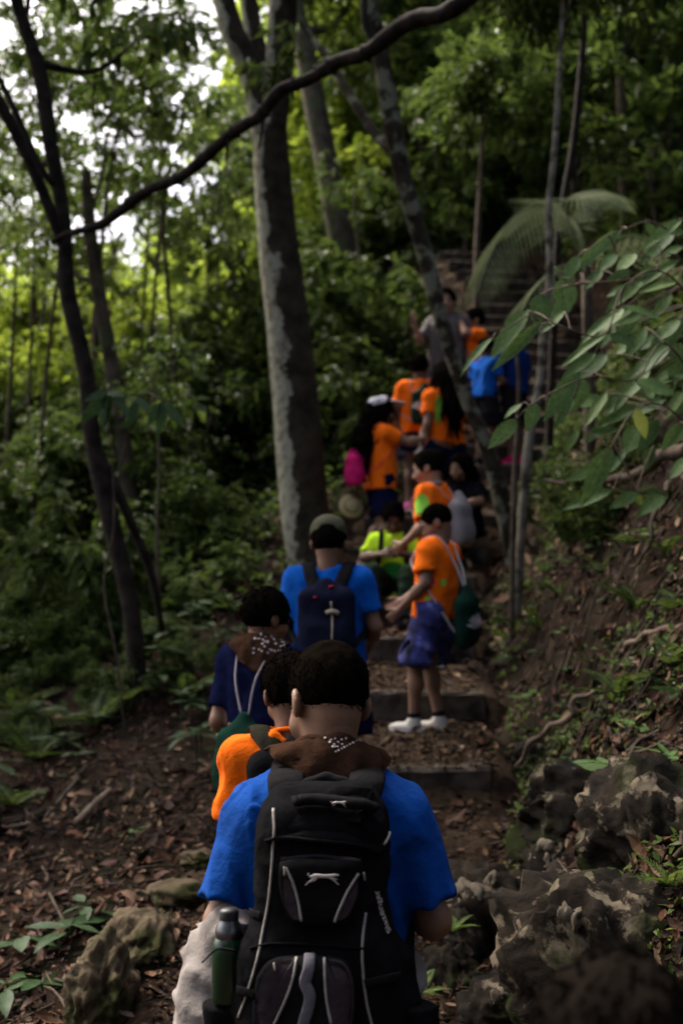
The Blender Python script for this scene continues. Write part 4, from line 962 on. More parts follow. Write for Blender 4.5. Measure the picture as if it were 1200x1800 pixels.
# ferns: each frond one mesh
def frond_mesh(seed, n=13, L=1.0, w=.22):
    t = np.linspace(.12, 1, n); P = []; D = []; N = []; Ls = []
    for k in range(n):
        for s_ in (-1, 1):
            P.append((t[k] * .95, 0, .25 * t[k] - .42 * t[k] ** 2)); D.append((.35, s_ * 1.0, -.15)); N.append((0, 0, 1.0)); Ls.append(w * math.sin(math.pi * (t[k] * .88 + .1)) ** .8 + .015)
    Ls = np.array(Ls); V, T = leaf_cloud(np.array(P), np.array(D), np.array(N), Ls, Ls * .12 + .05, fold=.15)
    mb = MB(); mb.add(V, None, T); tt = np.linspace(0, .98, 10); mb.tube(np.stack([tt * .95, 0 * tt, .25 * tt - .42 * tt ** 2], -1), np.linspace(.012, .004, 10), 4, cap=False)
    return mb.mesh('frond', False)
FROND = frond_mesh(1); FROND.materials.append(mat('fern_green', (0.060, 0.110, 0.018), (0.115, 0.185, 0.035), island=True, rough=.5, transl=.35))
FROND_D = FROND.copy(); FROND_D.materials.clear(); FROND_D.materials.append(LEAF_DARK)
def fern(label, px, py, Y, L, n, seed, group=None, dark=False):
    rg = np.random.default_rng(seed); p = at(px, py, Y); z = max(H1(p[0], Y), p[2] - .05)
    t = thing('fern', label, 'fern', (p[0], Y, z), rg.uniform(0, 6), group)
    for k in range(n):
        o = put('frond', FROND_D if dark else FROND, None, t); o.scale = (L * rg.uniform(.7, 1.15),) * 3; o.rotation_euler = (rg.normal() * .15, -rg.uniform(.25, .9), k * 6.28 / n + rg.normal() * .3)
    return t
fern('fresh green fern on the outcrop beside the backpack', 795, 1610, 4.0, .10, 8, 1)
fern('fresh green fern below the broad dark rock near the bottom edge', 965, 1700, 3.6, .10, 9, 2)
fern('fresh green fern at the right edge near the bottom', 1185, 1640, 3.4, .13, 9, 3)
fern('small fern growing between the white nodules and the broad rock', 1110, 1600, 3.6, .08, 8, 4)
fern('little fern at the foot of the outcrop against the backpack', 735, 1720, 3.95, .09, 8, 5)
fern('small fern under the seedling at the right edge', 1150, 1440, 4.1, .09, 8, 6)
fern('tiny fern on the bank above the outcrop', 920, 1410, 4.9, .08, 8, 7)
for i, (px, py) in enumerate([(1020, 940), (1120, 1080), (950, 1110), (1170, 980), (1090, 1230), (900, 1130), (1060, 1010), (1180, 1180), (985, 1050), (1140, 900), (1040, 1170), (1195, 1080), (925, 1040), (1110, 960)]):
    h_ = hit(px, py); fern('small dark fern among the litter of the bank', px, py, h_[1], random.uniform(.16, .26), 8, 60 + i, 'ferns on the bank', True)
for i, (px, py, Y) in enumerate([(60, 1330, 7.4), (110, 1125, 8.9), (330, 1225, 7.9), (410, 1085, 9.2), (30, 1250, 8.2), (170, 1270, 7.7), (300, 1090, 9.3), (20, 1410, 6.6)]):
    fern('leafy fern on the dark slope left of the trail', px, py, Y, random.uniform(.26, .42), 9, 10 + i, 'ferns on the left slope', True)
# herbs and moss too small to count
rg = np.random.default_rng(15); n = 8000
Y = np.exp(rg.uniform(math.log(8.5), math.log(24), n)); x = rg.uniform(-.3, .06, n) * Y; kp = (wob(x, Y, 0 * x, 1.1, 2, 4) > .0) & (x < np.interp(Y, TY, TL) - .15); x, Y = x[kp], Y[kp]; n = len(x)
D = rand_unit(n, rg) * [1, 1, .4]; N = rg.normal(size=(n, 3)) * .35 + [0, 0, 1]; Ls = rg.uniform(.05, .11, n) * (.7 + Y / 18)
V, T = leaf_cloud(np.stack([x, Y, H(x, Y) + rg.uniform(.02, .30, n)], -1), D, N, Ls, Ls * .5)
tag(put('ground_cover', mesh_np('ground_cover', V, None, T, False), LEAF_DARK), 'low green ground cover over the left slope', 'ground cover', kind='stuff')
n = 9000; Y = np.exp(rg.uniform(math.log(3.0), math.log(12), n)); x = rg.uniform(.08, .31, n) * Y; kp = (wob(x, Y, 0 * x, 3.1, 2, 6) > -.05) & (x > np.interp(Y, TY, TR) + .12); x, Y = x[kp], Y[kp]; n = len(x)
D = rand_unit(n, rg); N = rg.normal(size=(n, 3)) * .4 + [0, -.3, 1]; Ls = rg.uniform(.012, .035, n) * (.6 + Y / 7)
V, T = leaf_cloud(np.stack([x, Y, H(x, Y) + rg.uniform(.0, .05, n)], -1), D, N, Ls, Ls * .6)
tag(put('moss_herbs', mesh_np('moss_herbs', V, None, T, False), MATS['fern_green']), 'tiny mossy herbs speckling the bank', 'moss', kind='stuff')

# ------------------------------------------------------------------ broad-leaved shrub reaching in from the bank on the right
def cz(x, y): return (700 + x / 2.4, 200 + y / 2.4)
LV = [(545, 830, 385, 1010, 70), (600, 885, 395, 1060, 60), (400, 940, 240, 1060, 45), (600, 760, 602, 872, 85), (690, 695, 722, 822, 95), (740, 720, 640, 850, 50), (940, 490, 735, 650, 55), (920, 590, 845, 645, 55), (1000, 588, 915, 645, 50), (1100, 560, 1015, 625, 48), (1040, 455, 1100, 520, 45),
      (1200, 440, 1015, 540, 55), (1200, 560, 1095, 595, 45), (1190, 615, 955, 720, 48), (1030, 700, 885, 785, 52), (1180, 708, 1015, 732, 48), (945, 812, 1105, 832, 66), (930, 830, 750, 930, 45), (880, 930, 675, 1042, 44), (890, 928, 1003, 962, 62), (880, 1012, 745, 1098, 72), (770, 1090, 615, 1278, 84), (790, 1118, 738, 1245, 72),
      (740, 1200, 655, 1305, 42), (1150, 980, 955, 1105, 90), (1000, 1130, 1165, 1155, 92), (1062, 1080, 895, 1205, 60), (1125, 1208, 955, 1262, 72), (1035, 1310, 950, 1410, 115), (900, 1398, 788, 1632, 84), (582, 1218, 545, 1335, 62), (500, 1290, 388, 1392, 58), (522, 1222, 440, 1262, 36), (1200, 1178, 1118, 1275, 52), (1000, 1232, 850, 1295, 46), (930, 1330, 795, 1335, 38),
      (845, 1490, 715, 1535, 46), (905, 1588, 690, 1645, 62), (1010, 1600, 895, 1648, 58), (1200, 1040, 1085, 905, 70), (1185, 868, 1095, 935, 60), (1150, 760, 1060, 850, 55), (1200, 860, 1110, 1000, 60), (760, 600, 700, 690, 40), (860, 660, 780, 720, 42), (1100, 1290, 1010, 1420, 60), (980, 1150, 870, 1250, 55), (1040, 900, 960, 1000, 52),
      (830, 1010, 690, 1100, 50), (700, 830, 600, 900, 42), (1190, 1300, 1120, 1420, 50), (1090, 640, 990, 700, 45), (980, 660, 880, 690, 40), (1160, 500, 1080, 560, 42), (880, 1180, 780, 1300, 46), (960, 1420, 880, 1500, 44), (760, 1330, 700, 1420, 34)]
gz = np.array((1.95, 6.3, H1(1.95, 6.3)))
bs = thing('broadleaf_shrub', 'shrub with big grey-green leaves drooping over the stairs from the right bank', 'shrub', tuple(gz))
def sh(p): return p - gz
rs2 = random.Random(12)
stems = [[gz, at(1330, 600, 6.2), at(*cz(1150, 500), 5.6), at(*cz(940, 490), 5.3), at(*cz(760, 600), 5.2)], [gz, at(1330, 760, 6.0), at(*cz(1180, 715), 5.5), at(*cz(960, 720), 5.3), at(*cz(870, 930), 5.2), at(*cz(700, 900), 5.1), at(*cz(560, 850), 5.0), at(*cz(420, 930), 5.0)],
         [gz, at(1300, 820, 5.9), at(*cz(1150, 980), 5.4), at(*cz(1000, 1120), 5.3), at(*cz(800, 1110), 5.1), at(*cz(580, 1215), 5.0), at(*cz(500, 1285), 5.0)], [gz, at(1300, 840, 5.8), at(*cz(1150, 1250), 5.5), at(*cz(1000, 1250), 5.3), at(*cz(900, 1400), 5.2), at(*cz(850, 1490), 5.3)],
         [gz, at(1310, 700, 6.1), at(*cz(1190, 620), 5.6), at(*cz(1020, 690), 5.4), at(*cz(740, 720), 5.1), at(*cz(600, 760), 5.0)], [at(*cz(900, 1400), 5.2), at(*cz(960, 1500), 5.5), at(*cz(1000, 1600), 5.8), at(*cz(905, 1590), 5.6)]]
m_twig = mat('reddish_twig', (0.05, 0.030, 0.016), (0.075, 0.05, 0.025), scale=10, rough=.7)
SP = []
for s_ in stems:
    mb = MB(); C = spline([sh(np.asarray(p)) for p in s_], 40); mb.tube(C, np.linspace(.0055, .0022, 40), 6); put('stem', mb.mesh('stem'), m_twig, bs); SP.append(C[6:])
SPA = np.concatenate(SP)
for k in range(30):
    x0 = rs2.uniform(860, 1240) if k < 14 else rs2.uniform(1040, 1240); y0 = rs2.uniform(430, 1500) if k < 14 else rs2.uniform(900, 1620); a_ = rs2.uniform(1.9, 3.2); L_r = rs2.uniform(80, 150); LV.append((x0, y0, x0 + math.cos(a_) * L_r, y0 + abs(math.sin(a_)) * L_r, L_r * rs2.uniform(.36, .5)))
mb = MB()
for i, (x0, y0, x1, y1, w) in enumerate(LV):
    p0 = cz(x0, y0); p1 = cz(x1, y1); Yb = 5.0 + .6 * (x0 - 400) / 800 + rs2.uniform(-.12, .12) + (.45 if i > 56 else 0)
    b = sh(at(*p0, Yb)); t = sh(at(*p1, Yb - rs2.uniform(.0, .10)))
    L2 = math.hypot(x1 - x0, y1 - y0); me = BROADL[i % 3]
    o = put('leaf', me, None, bs); orient(o, b, t, up=(0.1, -.75, .65), roll=rs2.uniform(-.35, .35), wscale=min(1.5, (w / L2) / .47))
    q = SPA[np.argmin(((SPA - b) ** 2).sum(1))]; mb.tube(spline([q, (q + b) / 2 + [0, 0, .01], b], 6), [.0035] * 6, 5, cap=False)
put('leaf_stalks', mb.mesh('leaf_stalks'), m_twig, bs)['kind'] = 'stuff'
o = put('leaf', YELL[0], None, bs); o['label'] = 'single yellow-green leaf'; orient(o, sh(at(*cz(1000, 1243), 5.2)), sh(at(*cz(1050, 1365), 5.15)), up=(.2, -.9, .4), wscale=1.0)
# drooping broad leaves beside the crooked tree
gz2 = np.array((-1.36, 7.5, H1(-1.36, 7.5)))
dp = thing('drooping_plant', 'tall thin plant with drooping broad leaves beside the dark crooked tree', 'plant', tuple(gz2))
mb = MB(); stC = spline([(0.1, .1, -.05), (.05, .0, .5), (-.03, .02, .9), (.03, 0, 1.3), at(188, 685, 7.5) - gz2], 20); mb.tube(stC, np.linspace(.008, .004, 20), 6)
mb.tube(spline([stC[15], at(240, 700, 7.5) - gz2, at(288, 705, 7.4) - gz2], 8), [.006] * 8, 5); put('stem', mb.mesh('stem'), m_bark, dp)
for i, (a, b, c, d) in enumerate([(185, 690, 145, 745), (188, 690, 172, 755), (192, 690, 205, 745), (190, 688, 150, 700), (195, 690, 230, 720), (285, 706, 290, 760), (285, 706, 262, 745), (288, 706, 318, 740), (240, 702, 230, 745), (188, 690, 215, 690), (240, 700, 262, 720)]):
    o = put('leaf', DEEPL[i % 3], None, dp); orient(o, at(a, b, 7.5) - gz2, at(c, d, 7.4) - gz2, up=(rg.normal() * .5, -.8, .6), roll=rg.normal() * .5, wscale=.9)

# ------------------------------------------------------------------ palm above the stairs
m_palm = mat('palm_leaflet', (0.12, 0.155, 0.070), (0.20, 0.245, 0.12), scale=6, rough=.55, spec=.1, transl=.25)
pg = at(1035, 545, 9.6); pg[2] = H1(pg[0], 9.6)
palm = thing('palm', 'young palm with long arching fronds beside the upper stairs', 'palm tree', tuple(pg))
mb = MB(); mb.tube(spline([(0, 0, -.3), (0, 0, .1), at(1030, 470, 9.6) - pg], 8), np.linspace(.06, .04, 8), 8); put('trunk', mb.mesh('trunk'), m_bark, palm)
def leaflet(L):
    n = 6; t = np.linspace(0, 1, n); w = .013 * np.sin(np.pi * (t * .93 + .06)) ** .6; z = -.28 * t ** 2.2; V = []
    for i in range(n): V += [(t[i], w[i], z[i] + .012), (t[i], 0, z[i]), (t[i], -w[i], z[i] + .012)]
    return mesh_np('leaflet', V, [(i * 3 + j, i * 3 + j + 1, (i + 1) * 3 + j + 1, (i + 1) * 3 + j) for i in range(n - 1) for j in (0, 1)], None, True)
LFT = leaflet(1); LFT.materials.append(m_palm)
def palm_frond(pts, n, L0, sides, label, hang=.8, fwd=.5):
    C = spline([at(*p) - pg for p in pts], 40); mb = MB(); mb.tube(C, np.linspace(.014, .004, 40), 6); f = put('frond', mb.mesh('frond'), m_palm, palm)
    f['label'] = label; T = np.gradient(C, axis=0); T /= np.linalg.norm(T, axis=1)[:, None]
    for k in range(n):
        u = .22 + .78 * k / (n - 1); i = int(u * 39); L = L0 * (math.sin(math.pi * (.25 + u * .68)) ** .7)
        for s_ in sides:
            side = np.cross(T[i], (0, -.3, 1.0)); side /= np.linalg.norm(side); d = T[i] * fwd + side * s_ * .75 - np.array((0, 0, hang * .8)); d /= np.linalg.norm(d)
            o = put('leaflet', LFT, None, f); orient(o, C[i], C[i] + d * L * random.uniform(.9, 1.1), up=(0, -1, .3), wscale=1.15 + .3 * (L < .3))
palm_frond([(1030, 470, 9.6), (1010, 395, 9.5), (960, 355, 9.3), (900, 385, 9.1), (860, 450, 9.0), (838, 515, 8.9)], 34, .42, (-1, 1), 'frond arching left over the stairs')
palm_frond([(1030, 470, 9.6), (1000, 400, 9.4), (1000, 350, 9.2), (1050, 335, 9.0), (1095, 345, 8.9)], 30, .42, (-1, 1), 'pale fan-like frond arching up', hang=.55, fwd=.9)
palm_frond([(1030, 475, 9.6), (980, 470, 9.4), (930, 520, 9.2), (905, 580, 9.0)], 20, .30, (-1, 1), 'short low frond', hang=.7)
palm_frond([(1030, 470, 9.6), (1080, 420, 9.8), (1140, 420, 10), (1190, 480, 10.2)], 20, .42, (-1, 1), 'frond leaning to the bank')
# ------------------------------------------------------------------ people
def rotm(yaw=0, pitch=0, roll=0):
    """Columns are local axes; pitch > 0 tips forward (+y down), yaw > 0 turns left."""
    return np.array((Matrix.Rotation(yaw, 3, 'Z') @ Matrix.Rotation(-pitch, 3, 'X') @ Matrix.Rotation(roll, 3, 'Y')))
SKIN1 = mat('skin_brown', (0.155, 0.080, 0.046), (0.185, 0.098, 0.058), scale=6, rough=0.55, spec=0.35, bump=0.06, bscale=150)
SKIN2 = mat('skin_tan', (0.235, 0.125, 0.075), (0.275, 0.150, 0.092), scale=6, rough=0.55, spec=0.35, bump=0.06, bscale=150)
SKIN3 = mat('skin_deep', (0.085, 0.044, 0.027), (0.11, 0.058, 0.036), scale=6, rough=0.55, spec=0.35, bump=0.06, bscale=150)
HAIR = mat('hair_black', (0.003, 0.0025, 0.002), (0.007, 0.0055, 0.0045), scale=60, rough=0.8, spec=0.0, bump=0.8, bscale=260)
HAIRB = mat('hair_cropped', (0.0025, 0.002, 0.0016), (0.0065, 0.005, 0.0036), scale=40, rough=0.9, spec=0.0, bump=0.7, bscale=420)
EYE = mat('eye', (0.02, 0.012, 0.008), rough=0.2); EYEW = mat('eye_white', (0.5, 0.48, 0.45), rough=0.3); LIP = mat('lips', (0.16, 0.06, 0.05), rough=0.5)
def cloth(name, c, var=0.75, rough=0.9, weave=0): return mat(name, tuple(x * var for x in c), c, scale=5, rough=rough, spec=0.08 if max(c) > .1 else .0, bump=0.55, bscale=34, sheen=0.0)
BLUE = cloth('blue_cotton', (0.0015, 0.046, 0.235)); BLUE2 = cloth('royal_cotton', (0.002, 0.080, 0.38)); NAVY = cloth('navy_cotton', (0.006, 0.008, 0.030)); ORANGE = cloth('orange_cotton', (0.90, 0.155, 0.006), .88)
NEON = cloth('neon_cotton', (0.52, 0.86, 0.03), .9); KHAKI = cloth('khaki_twill', (0.20, 0.18, 0.165), .8); BLACKC = cloth('black_cotton', (0.010, 0.010, 0.013)); GREENP = cloth('dark_green_twill', (0.018, 0.032, 0.020))
WHITEC = cloth('white_cotton', (0.62, 0.61, 0.62), .9); GREYC = cloth('grey_cotton', (0.22, 0.20, 0.20), .9); BROWNB = cloth('brown_bandana', (0.036, 0.019, 0.012)); SHOEW = cloth('white_shoe', (0.48, 0.45, 0.40), .8); SHOED = cloth('dark_shoe', (0.02, 0.02, 0.024))
PINK = cloth('pink_fabric', (0.50, 0.012, 0.13), .8); PINKL = cloth('light_pink', (0.75, 0.15, 0.42), .9); PRINT_G = cloth('green_print', (0.22, 0.55, 0.06), .9); PRINT_W = cloth('white_print', (0.42, 0.40, 0.40), .85)
BAGG = cloth('green_nylon', (0.010, 0.035, 0.024), .7, .6); CORD = cloth('white_cord', (0.48, 0.44, 0.44), .85); OLIVE = cloth('olive_cap', (0.085, 0.085, 0.055), .8)
def plaid():
    m = mat('blue_plaid', (0.006, 0.008, 0.035), (0.040, 0.045, 0.20), scale=9, rough=.9, bump=.2, bscale=200, c3=(0.22, 0.24, 0.48), c3scale=9, c3lo=.58, c3hi=.72); return m
PLAID = plaid()
DEF = dict(pel=(0, 0, .76), wai=(0, .005, .90), che=(0, .0, 1.04), nec=(0, -.012, 1.15), hea=(0, .018, 1.275), shL=(-.142, -.005, 1.092), shR=(.142, -.005, 1.092), elL=(-.195, -.03, .88), elR=(.195, -.03, .88),
           wrL=(-.20, .06, .69), wrR=(.20, .06, .69), hiL=(-.078, 0, .75), hiR=(.078, 0, .75), knL=(-.085, .02, .41), knR=(.085, .02, .41), anL=(-.09, -.015, .075), anR=(.09, -.015, .075))
UP = ('wai', 'che', 'nec', 'hea', 'shL', 'shR', 'elL', 'elR', 'wrL', 'wrR')
def hand_sdf(mb, w, d, palm_n, S, h, curl=.5, side=1):
    """Palm, four fingers of unequal length with two bends, and a thumb off the side of the palm."""
    w = np.asarray(w, float); d = d / np.linalg.norm(d); palm_n = palm_n - d * (palm_n @ d); palm_n = palm_n / (np.linalg.norm(palm_n) + 1e-9); s = np.cross(d, palm_n) * side
    g = SDF(w - .16 * S, w + .16 * S, h); R3 = np.stack([d, s, palm_n], 1)
    g.cone(w - d * .03 * S, w + d * .015 * S, .022 * S, .022 * S, .01)
    g.ell(w + d * .042 * S, (.042 * S, .034 * S, .016 * S), .012, rot=R3)
    for k, (o, L) in enumerate(((-.025, .055), (-.009, .064), (.009, .060), (.025, .047))):
        b = w + d * .07 * S + s * o * S; c1, c2 = curl * .7, curl * 1.7
        m1 = b + (d * math.cos(c1) + palm_n * math.sin(c1)) * L * .5 * S; m2 = m1 + (d * math.cos(c2) + palm_n * math.sin(c2)) * L * .5 * S
        g.cone(b, m1, .0088 * S, .0080 * S, .004); g.cone(m1, m2, .0080 * S, .0066 * S, .003)
    b = w + d * .028 * S - s * .026 * S; m1 = b + (d * .6 - s * .75 + palm_n * .25) * .03 * S; m2 = m1 + (d * .9 - s * .25 + palm_n * .3) * .028 * S
    g.cone(b, m1, .012 * S, .0095 * S, .008); g.cone(m1, m2, .0095 * S, .008 * S, .003)
    g.to(mb)
def head_pt(o, Rm, p, S): return o + Rm @ (np.asarray(p, float) * S)
def person(label, loc, yaw, Ht, skin=SKIN1, J=None, pel=None, lean=(0, 0), twist=0.0, head=(0, 0, 0), shirt=None, bottom=None, hair=None, shoes=None, vox=.0125, curl=(.5, .5), palm=(None, None), face=True, sock=None, group=None, neckw=1.0, torso_w=1.0, hhome=.0055, sv=None, folds=1.0):
    S = Ht / 1.4; t = thing('person', label, 'person', tuple(loc), yaw, group)
    j = {k: np.array(v, float) for k, v in DEF.items()}
    off = np.zeros(3) if pel is None else np.array(pel) - j['pel']
    Rl = rotm(twist, lean[0], lean[1]); p0 = j['pel'].copy()
    for k in UP: j[k] = p0 + Rl @ (j[k] - p0)
    for k in j: j[k] = j[k] + off
    for k, v in (J or {}).items(): j[k] = np.array(v, float)
    j = {k: v * S for k, v in j.items()}; t_ = {'j': j, 'S': S, 'obj': t}
    Rh = Rl @ rotm(*head); hc = j['hea'] + Rh @ np.array((0, 0, 0.0))
    pts = np.array(list(j.values())); lo = pts.min(0) - .16 * S; hi = pts.max(0) + .16 * S; lo[2] = min(lo[2], -.01)
    up = (j['che'] - j['pel']); up /= np.linalg.norm(up); rx = Rl @ np.array((1.0, 0, 0)); fy = np.cross(up, rx)
    # body
    mb = MB(); g = SDF(lo, hi, vox)
    for s_, q in ((-1, 'L'), (1, 'R')):
        a = rx * s_ * .055 * S
        g.cone(j['pel'] + a, j['che'] + a * 1.1, .085 * S, .085 * S, .04 * S)
        g.cone(j['che'] + up * .03 * S, j['sh' + q], .06 * S, .045 * S, .03 * S)
        g.cone(j['sh' + q], j['el' + q], .044 * S, .034 * S, .02 * S); g.cone(j['el' + q], j['wr' + q], .034 * S, .0235 * S, .015 * S)
        fa = j['el' + q] + (j['wr' + q] - j['el' + q]) * .3; g.ell(fa, (.036 * S,) * 3, .03 * S)
        g.cone(j['hi' + q], j['kn' + q], .074 * S, .050 * S, .03 * S); g.cone(j['kn' + q], j['an' + q], .047 * S, .032 * S, .02 * S)
        leg = j['an' + q] - j['kn' + q]; back = np.cross(leg, rx); back /= np.linalg.norm(back) + 1e-9
        if back @ fy > 0: back = -back
        g.ell(j['kn' + q] + leg * .33 + back * .014 * S, (.045 * S, .045 * S, .07 * S), .03 * S)
        g.cone(j['an' + q], j['an' + q] + np.array((0, .03, -.045)) * S, .034 * S, .030 * S, .02 * S)
    nb = j['nec'] - up * .03 * S
    g.cone(nb, head_pt(hc, Rh, (0, -.02, -.06), S), .052 * S * neckw, .047 * S * neckw, .03 * S); g.to(mb)
    # head in its own finer grid
    hh = hhome if vox < .02 else .008; g = SDF(hc - .15 * S, hc + .15 * S, hh)
    E = lambda c, r, k, op='u', ro=None: g.ell(head_pt(hc, Rh, c, S), np.array(r) * S, k * S, op, Rh if ro is None else Rh @ ro)
    E((0, -.012, .028), (.073, .092, .084), .02); E((0, .018, -.03), (.056, .068, .072), .03); E((0, .052, -.086), (.026, .024, .020), .03)
    for s_ in (-1, 1):
        E((s_ * .034, .055, -.032), (.026, .022, .024), .025); E((s_ * .030, .092, .004), (.015, .013, .009), .012, 's'); E((s_ * .073, -.010, -.012), (.010, .022, .029), .006, 'u', rotm(s_ * .35, -.15, 0))
        E((s_ * .083, -.004, -.008), (.005, .012, .018), .005, 's', rotm(s_ * .35, -.15, 0))
        E((s_ * .029, .074, .002), (.014, .012, .010), .004)
        E((s_ * .029, .084, .020), (.018, .008, .005), .010)
    g.cone(head_pt(hc, Rh, (0, .082, .008), S), head_pt(hc, Rh, (0, .102, -.028), S), .007 * S, .0125 * S, .012 * S); E((0, .090, -.032), (.018, .011, .009), .008)
    E((0, .080, -.056), (.022, .010, .006), .006); E((0, .078, -.066), (.019, .010, .007), .006)
    g.cone(nb, head_pt(hc, Rh, (0, -.022, -.05), S), .050 * S * neckw, .047 * S * neckw, .03 * S); g.to(mb)
    for i, q in enumerate('LR'):
        d = j['wr' + q] - j['el' + q]; pn = palm[i]; pn = (-rx * (1 if q == 'R' else -1) + fy * .3) if pn is None else np.array(pn, float)
        hand_sdf(mb, j['wr' + q], d, pn, S, .0055 if vox < .02 else .007, curl[i], 1 if q == 'L' else -1)
    put('body', mb.mesh('body'), skin, t)
    if face:
        for s_ in (-1, 1):
            mb = MB(); g = SDF(hc - .15 * S, hc + .15 * S, .004)
            g = SDF(head_pt(hc, Rh, (s_ * .029, .078, .001), S) - .02 * S, head_pt(hc, Rh, (s_ * .029, .078, .001), S) + .02 * S, .0025); g.ell(head_pt(hc, Rh, (s_ * .029, .079, .001), S), np.array((.0115, .0085, .0055)) * S, 0, 'u', Rh); g.to(mb); put('eye', mb.mesh('eye'), EYE, t)
            mb = MB(); c = head_pt(hc, Rh, (s_ * .030, .085, .022), S); g = SDF(c - .03 * S, c + .03 * S, .0035); g.ell(c, np.array((.019, .005, .0042)) * S, 0, 'u', Rh @ rotm(0, 0, s_ * .12)); g.to(mb); put('eyebrow', mb.mesh('eyebrow'), HAIR, t)
        mb = MB(); c = head_pt(hc, Rh, (0, .083, -.0615), S); g = SDF(c - .035 * S, c + .035 * S, .003); g.ell(c, np.array((.021, .0085, .0075)) * S, 0, 'u', Rh); g.to(mb); put('mouth', mb.mesh('mouth'), LIP, t)
    # hair
    if hair:
        st, hm = hair; mb = MB(); c0 = hc.copy(); ext = .17 * S if st in ('short', 'crop', 'cap') else .62 * S
        lo_ = hc - np.array((.2 * S, .2 * S, ext)); hi_ = hc + .17 * S; g = SDF(lo_ - (0.1 if ext > .3 else 0), hi_, .0065 if vox < .02 else .008)
        E = lambda c, r, k, op='u', ro=None: g.ell(head_pt(hc, Rh, c, S), np.array(r) * S, k * S, op, Rh if ro is None else Rh @ ro)
        gr = {'crop': .0038, 'short': .012, 'cap': .010, 'long': .020, 'curly': .022, 'bun': .010}[st]
        E((0, -.014, .030), (.073 + gr, .093 + gr, .085 + gr), 0)
        if st in ('long', 'curly'):
            E((0, -.05, -.06), (.085, .075, .12), .04)
            b0 = head_pt(hc, Rh, (0, -.075, -.03), S); dn = hair_len = .40 if st == 'long' else .46; bk = -fy
            g.cone(b0, b0 + bk * .06 * S - np.array((0, 0, .22 * S)), .075 * S, .095 * S, .05 * S); g.cone(b0 + bk * .06 * S - np.array((0, 0, .20 * S)), b0 + bk * .09 * S - np.array((0, 0, dn * S)), .09 * S, .035 * S, .05 * S)
        E((0, .105, -.015), (.066, .075, .086), .012, 's')                      # the face stays clear
        if st in ('crop', 'short', 'cap', 'bun'):
            E((0, -.06, -.135), (.09, .10, .075), .012, 's'); E((0, .03, -.10), (.1, .07, .085), .01, 's')
            for s_ in (-1, 1): E((s_ * .085, .0, -.022), (.026, .026, .036), .006, 's')
        if st == 'bun': E((0, -.10, .05), (.045, .045, .045), .02)
        if st == 'crop': g.noise(.0014 * S, 190, 2, 3)
        elif st == 'curly': g.noise(.012 * S, 60, 2, 3)
        else: g.noise(.0035 * S, 75, 2, 3, fn=lambda x, y, z: wob(x, y, z * .35, 75, 2, 3))
        g.to(mb)
        if st in ('long', 'curly'):
            rg = np.random.default_rng(int(Ht * 1000)); V, Q = g.skin()
            back = V[rg.integers(0, len(V), 170)]
            for p in back:
                if p[2] > hc[2] + .03 * S: continue
                L = rg.uniform(.06, .16) * S; q = [p]; d = (p - hc) * [1, 1, 0]; d = d / (np.linalg.norm(d) + 1e-6) * .4 + np.array((0, 0, -1.0))
                for u in range(4): q.append(q[-1] + d * L / 4 + rg.normal(size=3) * .010 * S)
                mb.tube(q, np.array([.006, .007, .006, .004, .001]) * S, 4, cap=False)
        if st == 'crop':                                                        # clipped stubble over the scalp and hairline
            rg = np.random.default_rng(8); V, Q = g.skin(); V = V[V[:, 2] < hc[2] + .09 * S]
            for p in V[rg.integers(0, len(V), 1500)]:
                d = p - head_pt(hc, Rh, (0, -.01, .04), S); d /= np.linalg.norm(d); d = d * .5 + Rh @ np.array((0, 0, -.8)) + rg.normal(size=3) * .2; d /= np.linalg.norm(d); L = rg.uniform(.004, .009) * S
                mb.tube([p - d * .002, p + d * L * .5, p + d * L], np.array([.0011, .0009, .0002]) * S, 3, cap=False)
        elif st == 'short':                                                     # tufts break the outline
            rg = np.random.default_rng(int(Ht * 1000) + 3); V, Q = g.skin()
            for p in V[rg.integers(0, len(V), 700)]:
                d = (p - head_pt(hc, Rh, (0, -.01, .02), S)); d /= np.linalg.norm(d); d = d * .35 + rg.normal(size=3) * .25 + Rh @ np.array((0, .05, -.7))
                d /= np.linalg.norm(d); mb.tube([p - d * .006 * S, p + d * .007 * S, p + d * .014 * S], np.array([.0024, .0017, .0004]) * S, 4, cap=False)
        put('hair', mb.mesh('hair'), hm, t)
        if st in ('crop', 'cap'):                                               # clipped fade below the hairline
            mb = MB(); g = SDF(hc - .16 * S, hc + .16 * S, .0055); E((0, -.013, .028), (.0745, .0935, .0855), 0); E((0, .105, -.022), (.066, .075, .090), .008, 's'); E((0, -.06, -.166), (.09, .10, .075), .02, 's'); E((0, .045, -.115), (.1, .07, .085), .01, 's')
            for s_ in (-1, 1): E((s_ * .085, .0, -.022), (.024, .022, .034), .006, 's')
            g.to(mb)
            if mb.n: put('hair_fade', mb.mesh('hair_fade'), mat('hair_fade', (0.010, 0.007, 0.005), (0.10, 0.055, 0.034), scale=260, rough=.9, spec=0.0, bump=.5, bscale=400), t)
    # shirt
    if shirt:
        sm, slv, hem, fat = shirt[:4]; sv_ = sv or min(vox, .011); g = SDF(lo, hi, sv_)
        hp = j['pel'] + up * (hem - .76) * S
        for s_, q in ((-1, 'L'), (1, 'R')):
            b = j['sh' + q] + (j['el' + q] - j['sh' + q]) * slv; dd = (b - j['sh' + q]); dd /= np.linalg.norm(dd)
            g.cone(j['sh' + q] - dd * .005, b, (.053 + fat * .3) * S, (.054 + fat * .7) * S, .025 * S, cut='b')
            g.cone(b - dd * .03 * S, b + dd * .04 * S, (.029 + fat * .6) * S, (.029 + fat * .6) * S, .004 * S, 's')
        g2 = SDF(lo, hi, sv_)
